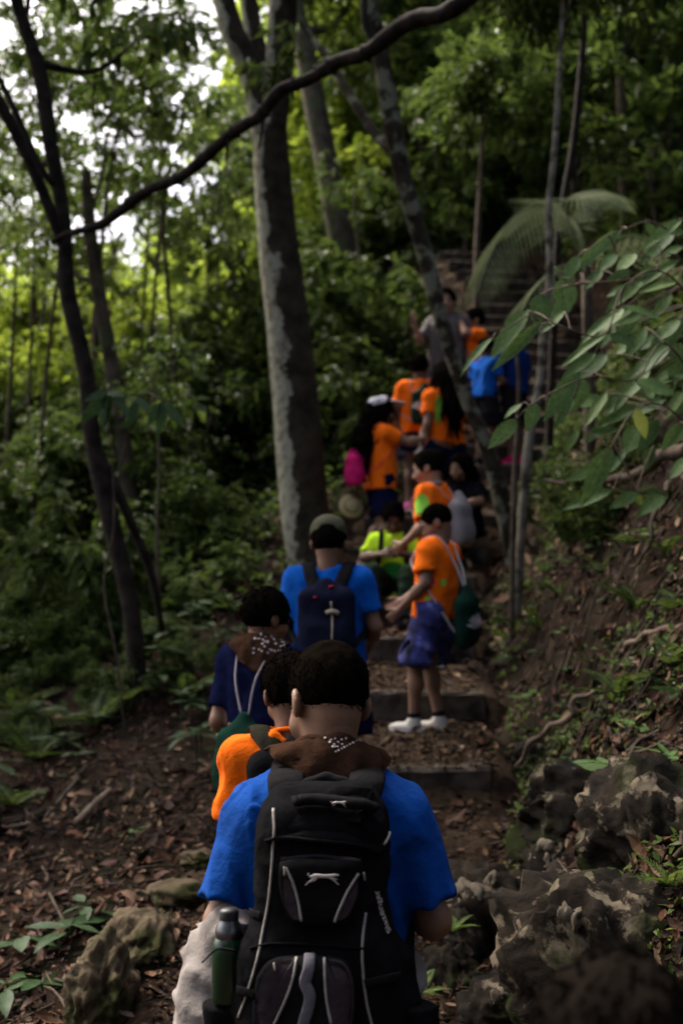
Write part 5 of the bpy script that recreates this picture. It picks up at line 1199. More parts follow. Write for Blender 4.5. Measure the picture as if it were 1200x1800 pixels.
        for s_, q in ((-1, 'L'), (1, 'R')):
            a = rx * s_ * .060 * S * torso_w
            g2.cone(hp + a - up * .05 * S, j['che'] + a * 1.05, (.096 + fat) * S, (.088 + fat * .6) * S, .05 * S)
            g2.cone(j['nec'] - up * .018 * S, j['sh' + q], .062 * S, .055 * S, .03 * S); g2.cone(j['che'] + up * .02 * S, j['sh' + q], .07 * S, .054 * S, .04 * S)
        g2.plane(hp, -up); kk = .022 * S; h_ = np.clip(.5 + .5 * (g.f - g2.f) / kk, 0, 1); g.f = (g.f * (1 - h_) + g2.f * h_ - kk * h_ * (1 - h_)).astype(np.float32)
        def fold(x, y, z, sd=int(Ht * 100) % 20):
            q = (x * rx[0] + y * rx[1] + z * rx[2]); v = z - j['che'][2]
            w1 = wob(x + .35 * z, y, z * .45 + .3 * x, 46, 1, sd); w2 = wob(x - .4 * z, y + .2 * z, z * .5, 27, 1, sd + 5)
            ridge = lambda w: np.maximum(0, 1 - np.abs(w) * 1.8)
            return .8 * wob(x, y, z * .5, 24, 2, sd + 2) - .55 * ridge(w1) - .9 * ridge(w2)
        g.noise(.010 * S * folds, 26, 2, 0, fn=fold)
        g.cone(j['nec'] - up * .005 * S, j['nec'] + up * .1 * S, .060 * S, .075 * S, .01 * S, 's')
        mb = MB(); g.to(mb); so = put('shirt', mb.mesh('shirt'), sm, t)
        if len(shirt) > 4 and shirt[4]:
            mb = MB(); th = np.linspace(0, 2 * np.pi, 28); ring = [j['nec'] + up * .012 * S + (rx * math.cos(a) * .060 + fy * (math.sin(a) * .056 + .004) - up * .012 * math.sin(a)) * S for a in th]; mb.tube(ring, .0075 * S, 7, cap=False); put('collar', mb.mesh('collar'), shirt[4], so)
        t_['shirt'] = so
    # shorts or trousers
    if bottom:
        bm_, blen, fat = bottom[:3]; g = SDF(lo, hi, vox)
        g.cone(j['pel'] + up * .05 * S - rx * .04 * S, j['pel'] + up * .05 * S + rx * .04 * S, .082 * S, .082 * S, .03 * S)
        for q in 'LR':
            if blen <= 1: b = j['hi' + q] + (j['kn' + q] - j['hi' + q]) * blen
            else: b = j['kn' + q]
            g.cone(j['hi' + q], b, (.086 + fat * .3) * S, (.076 + fat * 1.3) * S, .03 * S, cut='b' if blen <= 1 else None)
            if blen > 1: g.cone(j['kn' + q], j['kn' + q] + (j['an' + q] - j['kn' + q]) * (blen - 1), (.072 + fat) * S, (.058 + fat) * S, .02 * S, cut='b')
            elif blen <= 1:
                dd = b - j['hi' + q]; dd /= np.linalg.norm(dd); g.cone(b - dd * .03 * S, b + dd * .05 * S, (.066 + fat * 1.3) * S, (.068 + fat * 1.3) * S, .004 * S, 's')
        for (a_, b_, ra_, rb_) in (bottom[3] if len(bottom) > 3 else ()): g.cone(np.array(a_) * S, np.array(b_) * S, ra_ * S, rb_ * S, .03 * S)
        g.noise((.008 + fat * .15) * S, 30, 2, 4, fn=lambda x, y, z: 1.0 * wob(x, y, z, 24, 1, 4) - 1.1 * np.maximum(0, 1 - np.abs(wob(x + .5 * z, y, z * 1.5, 30, 1, 8)) * 2.2)); mb = MB(); g.to(mb); t_['bottom'] = put('trousers' if blen > 1 else 'shorts', mb.mesh('shorts'), bm_, t)
    if shoes is not None:
        for q in 'LR':
            leg = j['an' + q]; fd = np.array((fy[0], fy[1], 0.0)); fd = fd / (np.linalg.norm(fd) + 1e-9) if np.linalg.norm(fd) > .2 else np.array((0, 1.0, 0))
            base = leg - np.array((0, 0, .075 * S)); sd_ = np.array((fd[1], -fd[0], 0)); R3 = np.stack([sd_, fd, (0, 0, 1.0)], 1); mb = MB(); g = SDF(base - .2 * S, base + .22 * S, .008)
            g.ell(base + fd * .075 * S + [0, 0, .022 * S], (.040 * S, .095 * S, .034 * S), .02, rot=R3); g.ell(base + [0, 0, .035 * S], (.036 * S, .05 * S, .045 * S), .03, rot=R3); g.cone(base + [0, 0, .03 * S], leg + [0, 0, .012 * S], .038 * S, .040 * S, .02, cut='b'); g.plane(base, (0, 0, -1)); g.to(mb)
            so = put('shoe', mb.mesh('shoe'), shoes, t)
            mb = MB(); g = SDF(base - .2 * S, base + .22 * S, .008); g.ell(base + fd * .055 * S + [0, 0, .004 * S], (.043 * S, .125 * S, .018 * S), 0, rot=R3); g.plane(base + [0, 0, -.002], (0, 0, -1)); g.plane(base + [0, 0, .014 * S], (0, 0, 1)); g.to(mb); put('sole', mb.mesh('sole'), SHOEW, so)
            if sock:
                mb = MB(); mb.tube([leg + [0, 0, .0], leg + (j['kn' + q] - leg) * .12], [.037 * S, .038 * S], 12); put('sock', mb.mesh('sock'), sock, t)
    t_.update(hc=hc, Rh=Rh, up=up, rx=rx, fy=fy); return t_
def to_world(P, p):
    o = P['obj']; return np.array(Matrix.Rotation(o.rotation_euler.z, 3, 'Z') @ Vector(p)) + np.array(o.location)
def to_local(P, w):
    o = P['obj']; return np.array(Matrix.Rotation(-o.rotation_euler.z, 3, 'Z') @ Vector(np.asarray(w) - np.array(o.location)))
# ---- the boy with the large black backpack, nearest
pa = np.array((-.03, 2.68, HP(0, 2.68) - .02))
BA = person('boy in a blue T-shirt and brown bandana wearing the large black backpack', pa, 0, 1.5, SKIN1, lean=(.10, 0), head=(.45, .38, .05), vox=.0095, hhome=.0045, neckw=.92,
            J=dict(shL=(-.132, .030, 1.045), shR=(.132, .030, 1.045), elL=(-.200, -.01, .86), elR=(.203, .0, .86), wrL=(-.195, .06, .70), wrR=(.05, .20, .90)),
            shirt=(BLUE, .84, .74, .008), sv=.0075, folds=1.0, bottom=(KHAKI, .95, .034, [((-.185, .0, .84), (-.205, .0, .50), .075, .105)]), hair=('crop', HAIRB), shoes=SHOED, face=True, curl=(.6, .9))
t = BA['obj']; j = BA['j']; S = BA['S']
def bandana(P, drape, m, point=(0, 0, 0), h=.007, rad=.068, spread=.085):
    """A folded kerchief: a thin rolled band round the neck and a creased triangle falling over the collar behind."""
    j = P['j']; S = P['S']; up, rx, fy = P['up'], P['rx'], P['fy']; n = j['nec']; mb = MB()
    th = np.linspace(0, 2 * np.pi, 30); ring = [n + up * (.030 - .022 * math.sin(a)) * S + rx * math.cos(a) * (rad + .002) * S + fy * math.sin(a) * rad * .95 * S + up * .003 * math.sin(5 * a) * S for a in th]; mb.tube(ring, (.0125 + .002 * np.sin(th * 4)) * S, 9, cap=False)
    nu, nv = 34, 16; bv = bvh_of(P['shirt']); lay = []
    for lift in (.0105, .0065):
        G_ = np.zeros((nu, nv, 3))
        for iu in range(nu):
            u = iu / (nu - 1) * 2 - 1; a = -math.pi / 2 + u * 1.75
            top = n + up * (.044 - .012 * math.sin(a)) * S + rx * math.cos(a) * (rad + .006) * S + fy * math.sin(a) * (rad + .004) * S
            dr = drape * max(.12, 1 - abs(u - point[0] * 3) ** 1.15) * 1.55
            for iv in range(nv):
                v = iv / (nv - 1); out = (rx * math.cos(a) * (.030 + spread * .5) + fy * math.sin(a) * .036) * math.sin(v * 1.6); cr = .006 * math.sin(u * 17 + v * 5) * v + .004 * math.sin(u * 31 - v * 9) * (1 - .5 * v)
                p = top + (out - up * dr * v * (.35 + .65 * v)) * S + (rx * math.cos(a) + fy * math.sin(a)) * cr * S
                hh, nn, _, _ = bv.find_nearest(Vector(p)); hh, nn = np.array(hh), np.array(nn)
                if (p - hh) @ nn < lift: p = hh + nn * (lift + max(0, cr) * .6)
                G_[iu, iv] = p
        lay.append(G_.reshape(-1, 3))
    i = np.arange(nu - 1)[:, None] * nv; k = np.arange(nv - 1)[None]; Q = np.stack([i + k, i + nv + k, i + nv + k + 1, i + k + 1], -1).reshape(-1, 4); N_ = nu * nv
    rim = [(c * nv + nv - 1, (c + 1) * nv + nv - 1, N_ + (c + 1) * nv + nv - 1, N_ + c * nv + nv - 1) for c in range(nu - 1)]
    mb.add(np.concatenate(lay), np.concatenate([Q, Q[:, ::-1] + N_, np.array(rim)])); return put('bandana', mb.mesh('bandana'), m, P['obj'])
bo = bandana(BA, .075, BROWNB, (.06, 0, 0), .006, .058, .05)
def on_surface(bv, P, px, py, Y0=2.5):
    o = to_local(P, (0, 0, CAM_Z)); w = to_local(P, at(px, py, Y0)); d = Vector(w - o).normalized(); hit, nrm, _, _ = bv.ray_cast(Vector(o), d)
    if hit is not None and nrm.dot(d) > 0: nrm = -nrm
    return (np.array(hit), np.array(nrm)) if hit is not None else (None, None)
def decals(bv, P, pix, size, mesh_name, m, parent, Y0, thick=.0012):
    mb = MB()
    for (px, py) in pix:
        h, n = on_surface(bv, P, px, py, Y0)
        if h is None: continue
        s = np.cross(n, (0, 0, 1.0)); s /= np.linalg.norm(s) + 1e-9; u = np.cross(s, n); c = h + n * thick
        q = size * random.uniform(.7, 1.2); mb.add([c - s * q, c - u * q, c + s * q, c + u * q, c + n * thick], None, [(0, 1, 4), (1, 2, 4), (2, 3, 4), (3, 0, 4)])
    if mb.n: return put(mesh_name, mb.mesh(mesh_name, False), m, parent)
bb = bvh_of(bo)
pix = [(572 + 9 * i + rs.uniform(-2, 2), 1299 + (i % 2) * 3 + rs.uniform(-2, 2)) for i in range(5)] + [(580 + 7 * i, 1305 + 4 * (i % 2)) for i in range(4)] + [(590 + 5.0 * i, 1322 - 2.6 * i) for i in range(8)] + [(585 + 4 * i, 1313) for i in range(3)]
decals(bb, BA, pix, .0032, 'print', PRINT_W, bo, 2.45)

# ---- large black backpack
NYL = cloth('black_nylon', (0.0085, 0.0085, 0.009), .6, .7); NYL2 = cloth('charcoal_panel', (0.034, 0.026, 0.029), .8, .8); STRAPM = cloth('black_webbing', (0.014, 0.0135, 0.014), .6, .85); PIPE = cloth('grey_piping', (0.26, 0.24, 0.22), .9, .6); WEBG = cloth('grey_webbing', (0.10, 0.097, 0.11), .8, .7); SILV = mat('silver_print', (0.42, 0.38, 0.35), rough=.5)
bpk = thing('backpack', 'large black backpack with grey piping and a cat emblem on the nearest boy', 'backpack', tuple(pa))
L_ = lambda px, py, Y: at(px, py, Y) - pa
g = SDF((-.30, -.45, .58), (.28, .0, 1.32), .0075)
tilt = rotm(0, .10, 0)
ctr = lambda x, y, z: np.array((x, y, z))
g.box((-.008, -.215, .945), (.125, .085, .265), .07, 0, rot=tilt); g.box((-.008, -.225, .80), (.15, .095, .17), .07, .05, rot=tilt); g.box((-.006, -.160, 1.135), (.110, .052, .09), .045, .04, rot=tilt)
for s_ in (-1, 1): g.cone((-.008 + s_ * .145, -.19, .70), (-.008 + s_ * .128, -.18, .88), .058, .046, .03)
g.noise(.0042, 20, 2, 7, fn=lambda x, y, z: 1.0 * wob(x, y, z, 34, 2, 7) - .8 * np.maximum(0, 1 - np.abs(wob(x, y, z * 1.6, 40, 1, 9)) * 1.8)); g.noise(.0016, 70, 1, 3)
mb = MB(); g.to(mb); body = put('main_compartment', mb.mesh('main_compartment'), NYL, bpk)
bvb = bvh_of(body)
def surf(px, py): 
    h, n = on_surface(bvb, BA, px, py, 2.3)
    if h is None:
        w = L_(px, py, 2.29); h, n, _, _ = bvb.find_nearest(Vector(w)); h, n = np.array(h), np.array(n)
    return h, n
def raised(name, outline, thick, m, parent, fillet=.012, h=.005):
    """A padded pocket: an outline in picture pixels laid on the pack and given thickness."""
    pts = [surf(*p) for p in outline]; P0 = np.array([p[0] for p in pts]); N0 = np.array([p[1] for p in pts]).mean(0); N0 /= np.linalg.norm(N0); c = P0.mean(0)
    n = len(P0); mb = MB(); rings = []
    for (s_, e) in ((1.0, -.006), (1.0, thick * .6), (.94, thick * .95), (.7, thick * 1.12), (.35, thick * 1.16)): rings.append(c + (P0 - c) * s_ + N0 * e)
    V = np.concatenate(rings + [(c + N0 * thick * 1.17)[None]]); Q = []
    for r_ in range(4):
        for i in range(n): Q.append((r_ * n + i, r_ * n + (i + 1) % n, (r_ + 1) * n + (i + 1) % n, (r_ + 1) * n + i))
    T = [(4 * n + i, 4 * n + (i + 1) % n, 5 * n) for i in range(n)]; mb.add(V, Q, T); o = put(name, mb.mesh(name), m, parent); return o
def outline(pts, n=36):
    P = spline(np.array(list(pts) + [pts[0]], float), n + 1)[:-1]; return [tuple(p) for p in P]
up_pk = raised('front_pocket', outline([(492, 1516), (520, 1510), (565, 1511), (610, 1513), (634, 1518), (636, 1550), (628, 1590), (612, 1622), (588, 1630), (540, 1630), (514, 1622), (498, 1592), (490, 1550)]), .026, NYL, bpk)
lo_pk = raised('lower_pocket', outline([(455, 1715), (475, 1688), (510, 1680), (560, 1679), (600, 1684), (620, 1705), (626, 1760), (615, 1830), (590, 1890), (535, 1900), (480, 1890), (452, 1830), (448, 1765)], 40), .034, NYL, bpk)
lid = raised('lid_flap', outline([(482, 1392), (520, 1384), (575, 1384), (640, 1388), (690, 1400), (690, 1440), (678, 1490), (668, 1502), (640, 1494), (560, 1486), (500, 1482), (470, 1484), (476, 1440)], 40), .018, NYL, bpk)
def sbvh(o):
    return bvh_of(o)
B_up, B_lo, B_lid = bvh_of(up_pk), bvh_of(lo_pk), bvh_of(lid)
def drape(pix, bvs, n=22, lift=.0015):
    P = spline(np.array(pix, float), n); out = []; o = Vector(to_local(BA, (0, 0, CAM_Z)))
    for (px, py) in P:
        d = Vector(to_local(BA, at(px, py, 2.3))) - o; d.normalize(); best = None
        for b in bvs:
            h, nn, _, dist = b.ray_cast(o, d)
            if h is not None and (best is None or dist < best[1]): best = (np.array(h) + np.array(nn if nn.dot(d) < 0 else -nn) * lift, dist)
        if best: out.append(best[0])
    return np.array(out)
ALLB = [bvb, B_up, B_lo, B_lid]
def piping(pix, r=.0026, m=PIPE, n=26, name='piping', parent=bpk, flat=1.0):
    C = drape(pix, ALLB, n)
    if len(C) > 3:
        mb = MB(); C[1:-1] = (C[:-2] + C[1:-1] * 2 + C[2:]) / 4; mb.tube(C, r, 7, flat=flat); return put(name, mb.mesh(name), m, parent)
piping([(481, 1422), (482, 1455), (480, 1490), (478, 1530), (472, 1590), (462, 1640), (452, 1690), (436, 1745), (420, 1790)], n=40)
piping([(688, 1448), (682, 1470), (674, 1486)], n=12)
piping([(642, 1605), (637, 1650), (637, 1700), (643, 1760), (652, 1800), (660, 1840)], n=26)
piping([(502, 1526), (514, 1550), (524, 1585), (530, 1620)]); piping([(630, 1536), (612, 1565), (598, 1595), (588, 1621)])
piping([(521, 1685), (516, 1715), (505, 1750), (492, 1780), (480, 1805)]); piping([(570, 1686), (571, 1720), (574, 1760), (582, 1800)])
def panel(name, pix, m, parent, lift=.0022):
    o_ = outline(pix, 30); C = drape(o_ + [o_[0]], ALLB, 60, lift); c = C.mean(0); rings = [C, c + (C - c) * .66, c + (C - c) * .33]
    cc = drape([tuple(np.mean(o_, axis=0)), tuple(np.mean(o_, axis=0) + .5)], ALLB, 2, lift)
    mid = []
    for s_ in (.66, .33):
        q = np.array(o_); q = q.mean(0) + (q - q.mean(0)) * s_; mid.append(drape([tuple(x) for x in q] + [tuple(q[0])], ALLB, 60, lift))
    if any(len(x) != len(C) for x in mid): return
    V = np.concatenate([C, mid[0], mid[1], cc[:1]]); n = len(C); Q = [(r_ * n + i, r_ * n + (i + 1) % n, (r_ + 1) * n + (i + 1) % n, (r_ + 1) * n + i) for r_ in (0, 1) for i in range(n)]; T = [(2 * n + i, 2 * n + (i + 1) % n, 3 * n) for i in range(n)]
    return put(name, mesh_np(name, V, Q, T), m, parent)
panel('charcoal_panel', [(501, 1540), (510, 1552), (520, 1585), (526, 1616), (512, 1612), (502, 1590), (499, 1560)], NYL2, up_pk)
panel('charcoal_panel', [(627, 1550), (616, 1568), (602, 1596), (593, 1617), (608, 1612), (622, 1588), (628, 1565)], NYL2, up_pk)
panel('charcoal_panel', [(516, 1686), (490, 1692), (462, 1720), (454, 1770), (460, 1808), (474, 1808), (500, 1752), (513, 1715)], NYL2, lo_pk)
panel('charcoal_panel', [(574, 1687), (600, 1692), (616, 1715), (620, 1760), (614, 1805), (588, 1808), (578, 1760), (575, 1720)], NYL2, lo_pk)
# lid edge piping, bottom hem of the lid, seams
piping([(468, 1478), (500, 1474), (560, 1478), (630, 1486), (668, 1500)], .004, NYL, 26, 'seam'); piping([(440, 1668), (480, 1660), (560, 1662), (640, 1668)], .003, NYL, 20, 'seam'); piping([(494, 1512), (560, 1506), (632, 1516)], .0045, NYL2, 20, 'zip_cover')
# grab handle: a padded bar across the top and its loop
C = drape([(515, 1420), (540, 1416), (575, 1416), (610, 1420), (650, 1424)], ALLB, 20, .016); mb = MB(); mb.tube(C, .0135, 10, flat=.8); gh = put('grab_handle', mb.mesh('grab_handle'), STRAPM, bpk)
# cat emblems (stretched leaping shape)
EMB = [(0, .2), (.10, .42), (.22, .50), (.5, .44), (.8, .46), (.93, .58), (1.0, .60), (.97, .50), (.88, .42), (.80, .36), (.92, .20), (.98, .02), (.90, .06), (.76, .26), (.60, .34), (.36, .34), (.24, .28), (.10, .04), (-.06, -.02), (.02, .10), (.14, .30), (.06, .28)]
STROKES = [([(.04, .50), (.22, .58), (.45, .56), (.68, .56), (.86, .62), (1.0, .64)], [.012, .075, .060, .062, .05, .02]), ([(.70, .54), (.84, .36), (.93, .20), (1.0, .10)], [.06, .035, .022, .012]), ([(.62, .54), (.80, .46), (.96, .40)], [.05, .03, .012]),
           ([(.22, .56), (.14, .36), (.02, .24), (-.08, .10)], [.065, .04, .025, .012]), ([(.30, .54), (.20, .34), (.06, .30)], [.05, .03, .014]), ([(.10, .54), (-.02, .66), (.06, .72)], [.02, .014, .008])]
def emblem(cx, cy, w, parent, bvs, lift=.002):
    mb = MB(); sc = w / 960.0
    for pts, r_ in STROKES:
        C = drape([(cx + (x - .46) * w, cy - (y - .4) * w * .62) for x, y in pts], bvs, 12, lift)
        if len(C) == 12: mb.tube(C, np.interp(np.linspace(0, 1, 12), np.linspace(0, 1, len(r_)), r_) * sc, 6, flat=.35, up=(0, -1, 0.1))
    if mb.n: return put('emblem', mb.mesh('emblem'), SILV, parent)
emblem(566, 1546, 54, up_pk, ALLB, .003)
emblem(594, 1414, 27, gh, [bvh_of(gh)], .0015)
# lettering up the side pocket
def lettering(txt, px0, py0, px1, py1, parent, size):
    cu = bpy.data.curves.new('lettering', 'FONT'); cu.body = txt; cu.size = 1.0; cu.extrude = .02; cu.align_y = 'CENTER'
    tmp = bpy.data.objects.new('lettering_tmp', cu); COL.objects.link(tmp); dg = bpy.context.evaluated_depsgraph_get(); me = bpy.data.meshes.new_from_object(tmp.evaluated_get(dg)); bpy.data.objects.remove(tmp)
    V = np.array([v.co[:] for v in me.vertices]); w = V[:, 0].max(); a, n0 = surf(px0, py0); b, n1 = surf(px1, py1); d = b - a; Ld = np.linalg.norm(d); d /= Ld; s = np.cross((n0 + n1) / 2, d); s /= np.linalg.norm(s); k = Ld / w
    for v, p in zip(me.vertices, V):
        q = a + d * p[0] * k + s * p[1] * k * 1.15; h, nn, _, _ = bvb.find_nearest(Vector(q)); v.co = np.array(h) + np.array(nn) * (.0015 + p[2] * k)
    me.update(); return put('lettering', me, SILV, parent)
lettering('Slazenger', 684, 1640, 660, 1566, bpk, 1)
for (x_, y_) in ((500, 1524), (634, 1534), (482, 1694)):          # zip pulls
    C = drape([(x_, y_), (x_ + 1, y_ + 7), (x_ + 2, y_ + 14)], ALLB, 6, .006); mb = MB(); mb.tube(C, .0032, 6, flat=.6); put('zip_pull', mb.mesh('zip_pull'), PIPE, bpk)
for pix in ([(420, 1600), (440, 1606), (462, 1612)], [(640, 1730), (670, 1722), (700, 1716)], [(420, 1740), (436, 1744), (448, 1748)]):
    C = drape(pix, ALLB, 12, .004)
    if len(C) > 3: mb = MB(); mb.tube(C, .0085, 8, flat=.22, wide=(0, 0, 1)); put('compression_strap', mb.mesh('compression_strap'), STRAPM, bpk)
# hanging webbing strap in the middle of the lower pocket
C = drape([(545, 1682), (543, 1705), (537, 1728), (545, 1750), (541, 1775), (534, 1800), (532, 1830)], ALLB, 26, .006); mb = MB(); mb.tube(C, .0105, 8, flat=.16, wide=(1, 0, 0)); put('webbing', mb.mesh('webbing'), WEBG, bpk)
# shoulder straps and yoke, over the shoulders and back under the arms
for s_, q in ((-1, 'L'), (1, 'R')):
    sh_ = j['sh' + q]; u = sh_ * .56 + j['nec'] * .44
    top = u + BA['up'] * .062 * S
    P = [(-.006 + s_ * .066, -.135, 1.17), (s_ * .080, -.110, 1.22), tuple(top - BA['fy'] * .05 - BA['up'] * .012), tuple(top + BA['fy'] * .02), tuple(u + BA['fy'] * .115 + BA['up'] * .0), tuple(u + BA['fy'] * .14 - BA['up'] * .16), tuple(j['wai'] + BA['rx'] * s_ * .15 * S + BA['fy'] * .02), (s_ * .16, -.12, .78)]
    mb = MB(); mb.tube(spline(P, 36), np.interp(np.linspace(0, 1, 36), [0, .3, .55, .7, 1], [.036, .037, .034, .014, .012]), 12, flat=.28, wide=(1, 0, 0)); put('shoulder_strap', mb.mesh('shoulder_strap'), STRAPM, bpk)
g = SDF((-.12, -.25, 1.05), (.12, -.02, 1.4), .006)
arch = [(-.055, -.125, 1.185), (-.036, -.118, 1.215), (0, -.112, 1.226), (.036, -.115, 1.216), (.060, -.122, 1.188)]; g.chain(arch, .013, .004); mb = MB(); g.to(mb); put('haul_loop', mb.mesh('haul_loop'), STRAPM, bpk)
# mesh side pockets
for s_ in (-1, 1):
    g = SDF((-.32, -.4, .55), (.3, .0, .95), .008); g.cone((s_ * .172 - .006, -.20, .66), (s_ * .172 - .006, -.19, .815), .054, .052, .01, cut='b'); g.noise(.004, 60, 1, 2); mb = MB(); g.to(mb); put('side_pocket', mb.mesh('side_pocket'), NYL, bpk)
mb = MB(); mb.tube(spline([L_(413, 1672, 2.42), L_(385, 1668, 2.41), L_(372, 1676, 2.42), L_(356, 1692, 2.43)], 10), np.linspace(.006, .004, 10), 6, flat=.4); put('pull_strap', mb.mesh('pull_strap'), STRAPM, bpk)
mb = MB(); mb.tube([L_(660, 1690, 2.40), L_(690, 1668, 2.42)], .0028, 6); put('reflector', mb.mesh('reflector'), PIPE, bpk)
# green water bottle in the side pocket
bt = L_(402, 1700, 2.47) + pa; bottle = thing('water_bottle', 'dark green water bottle with a steel neck in the backpack side pocket', 'bottle', (bt[0], bt[1], .80))
def lathe(prof, sides=24):
    th = np.linspace(0, 2 * np.pi, sides, endpoint=False); V = np.array([(r_ * math.cos(a), r_ * math.sin(a), z) for r_, z in prof for a in th]); n = len(prof); Q = [(i * sides + k, i * sides + (k + 1) % sides, (i + 1) * sides + (k + 1) % sides, (i + 1) * sides + k) for i in range(n - 1) for k in range(sides)]
    return mesh_np('lathe', V, Q)
GRN = mat('green_enamel', (0.002, 0.018, 0.006), (0.003, 0.026, 0.008), scale=4, rough=.3, spec=.5); STEEL = mat('steel', (0.16, 0.16, 0.165), rough=.35, metal=1.0); BLKP = mat('black_plastic', (0.012, 0.012, 0.013), rough=.45)
put('flask', lathe([(.0, 0.06), (.028, .06), (.032, .066), (.032, .150), (.0315, .160), (.029, .172), (.024, .180)]), GRN, bottle); put('neck_ring', lathe([(.0245, .178), (.026, .182), (.026, .196), (.020, .206), (.018, .214)]), STEEL, bottle); put('bottle_cap', lathe([(.0185, .210), (.0185, .226), (.015, .232), (.0, .233)]), BLKP, bottle)
for o in bottle.children: o.location.z = -.02
# ------------------------------------------------------------------ helpers for what people carry
def patch(P, target, px, py, w, h, Y, m, name='print', shape='ell', lift=.003):
    bv = bvh_of(target); n = 9; V = []; ok = []
    for a in range(n):
        for b in range(n):
            u, v = a / (n - 1) * 2 - 1, b / (n - 1) * 2 - 1
            if shape == 'ell': r_ = max(abs(u), abs(v)); q = math.hypot(u, v) + 1e-9; u, v = u * r_ / q, v * r_ / q
            hh, nn = on_surface(bv, P, px + u * w / 2, py + v * h / 2, Y); ok.append(hh is not None); V.append(hh + nn * lift if hh is not None else np.zeros(3))
    Q = [(a * n + b, (a + 1) * n + b, (a + 1) * n + b + 1, a * n + b + 1) for a in range(n - 1) for b in range(n - 1)]; V = np.array(V); Yd = V @ P['fy']
    Q = [q for q in Q if all(ok[i] for i in q) and max(np.linalg.norm(V[q[0]] - V[q[2]]), np.linalg.norm(V[q[1]] - V[q[3]])) < .08]
    if Q: return put(name, mesh_np(name, V, Q), m, target)
def cord_along(P, target, pts, r, m, parent, name='cord', lift=.004, n=26, flat=.5):
    """A cord through local points, pushed out of the clothing it lies on."""
    bv = bvh_of(target); C = spline(pts, n); out = []
    for p in C:
        h, nn, _, d = bv.find_nearest(Vector(p)); h, nn = np.array(h), np.array(nn)
        if (p - h) @ nn < lift: p = h + nn * lift
        out.append(p)
    mb = MB(); mb.tube(out, r, 6, flat=flat); return put(name, mb.mesh(name), m, parent)
def drawstring_bag(P, label, m, c, size, cordm, rz=0, white=True, shirt=None, seed=1, tilt=0.0):
    """Flat gathered sack on the back with a cord over each shoulder. c: local centre."""
    t = thing('drawstring_bag', label, 'bag', tuple(P['obj'].location), P['obj'].rotation_euler.z); c = np.asarray(c, float); w, d, h = size; up, rx, fy = P['up'], P['rx'], P['fy']; M = np.stack([rx, fy, up], 1) @ rotm(0, 0, tilt)
    g = SDF(c - max(size) - .05, c + max(size) + .05, .009); g.box(c - M[:, 2] * h * .1, (w, d, h * .85), d * .95, 0, rot=M); g.ell(c - M[:, 2] * h * .35, (w * 1.02, d * 1.35, h * .55), .04, rot=M)
    g.cone(c + M[:, 2] * h * .5, c + M[:, 2] * h, d * 1.1, d * .55, .06)
    g.noise(.006, 32, 2, seed, fn=lambda x, y, z: wob(x * 1.5, y * 1.5, z * .5, 32, 2, seed)); mb = MB(); g.to(mb); sack = put('sack', mb.mesh('sack'), m, t)
    j, S = P['j'], P['S']; sh = shirt or P['shirt']; top = c + M[:, 2] * h * .98
    for s_, q in ((-1, 'L'), (1, 'R')):
        u = j['sh' + q] * .62 + j['nec'] * .38
        cord_along(P, sh, [top + rx * s_ * .012, j['che'] + rx * s_ * .05 * S - fy * .13 * S, u + up * .06 * S, j['che'] + rx * s_ * .095 * S + fy * .13 * S, j['wai'] + rx * s_ * .17 * S, c - M[:, 2] * h * .85 + rx * s_ * w * .85], .0055, cordm, t)
    if white:
        bv = bvh_of(sack); rg = np.random.default_rng(seed); mb = MB()
        for k in range(9):                                  # pale fanned print on the sack
            a = (k - 4) * .28; p0 = c - M[:, 2] * h * .35; L = h * rg.uniform(.45, .7); d_ = M[:, 0] * math.sin(a) + M[:, 2] * math.cos(a); pts = []
            for u in np.linspace(.1, 1, 5):
                q = p0 + d_ * L * u - fy * .2; hh, nn, _, _ = bv.ray_cast(Vector(q), Vector(fy)); 
                if hh is not None: pts.append(np.array(hh) - fy * .003)
            if len(pts) == 5: mb.tube(pts, np.array([.004, .009, .011, .008, .002]), 6, flat=.25, up=fy)
        if mb.n: put('print', mb.mesh('print'), PRINT_W, sack)
    return t
def rucksack(P, label, m, c, size, strapm, seed=2, straps=True):
    t = thing('backpack', label, 'backpack', tuple(P['obj'].location), P['obj'].rotation_euler.z); c = np.asarray(c, float); w, d, h = size; up, rx, fy = P['up'], P['rx'], P['fy']; M = np.stack([rx, fy, up], 1)
    g = SDF(c - max(size) - .06, c + max(size) + .06, .009); g.box(c, (w, d, h), .05, 0, rot=M); g.box(c - up * h * .35 - fy * d * .5, (w * .8, d * .9, h * .5), .04, .03, rot=M); g.cone(c + up * h * .7, c + up * h * 1.02, w * .55, w * .3, .05); g.noise(.005, 30, 2, seed); mb = MB(); g.to(mb); b = put('main_compartment', mb.mesh('main_compartment'), m, t)
    j, S = P['j'], P['S']
    for s_, q in ((-1, 'L'), (1, 'R')):
        if not straps: break
        u = j['sh' + q] * .66 + j['nec'] * .34
        pts = [c + up * h * .95 + rx * s_ * w * .12 + fy * d * .4, j['che'] + up * .03 * S + rx * s_ * .055 * S - fy * .12 * S, u + up * .068 * S, u + fy * .13 * S - up * .04 * S, j['che'] + rx * s_ * .10 * S + fy * .13 * S, j['wai'] + rx * s_ * .17 * S, c - up * h * .6 + rx * s_ * w]
        mb = MB(); bv = bvh_of(P['shirt']); out = []
        for p in spline(pts, 34):
            hh, nn, _, _ = bv.find_nearest(Vector(p)); hh, nn = np.array(hh), np.array(nn); out.append(hh + nn * .007 if (p - hh) @ nn < .007 else p)
        mb.tube(out, np.interp(np.linspace(0, 1, 34), [0, .3, .6, 1], [.026, .030, .026, .012]), 8, flat=.25, wide=rx); put('shoulder_strap', mb.mesh('shoulder_strap'), strapm, t)
    return t, b, M
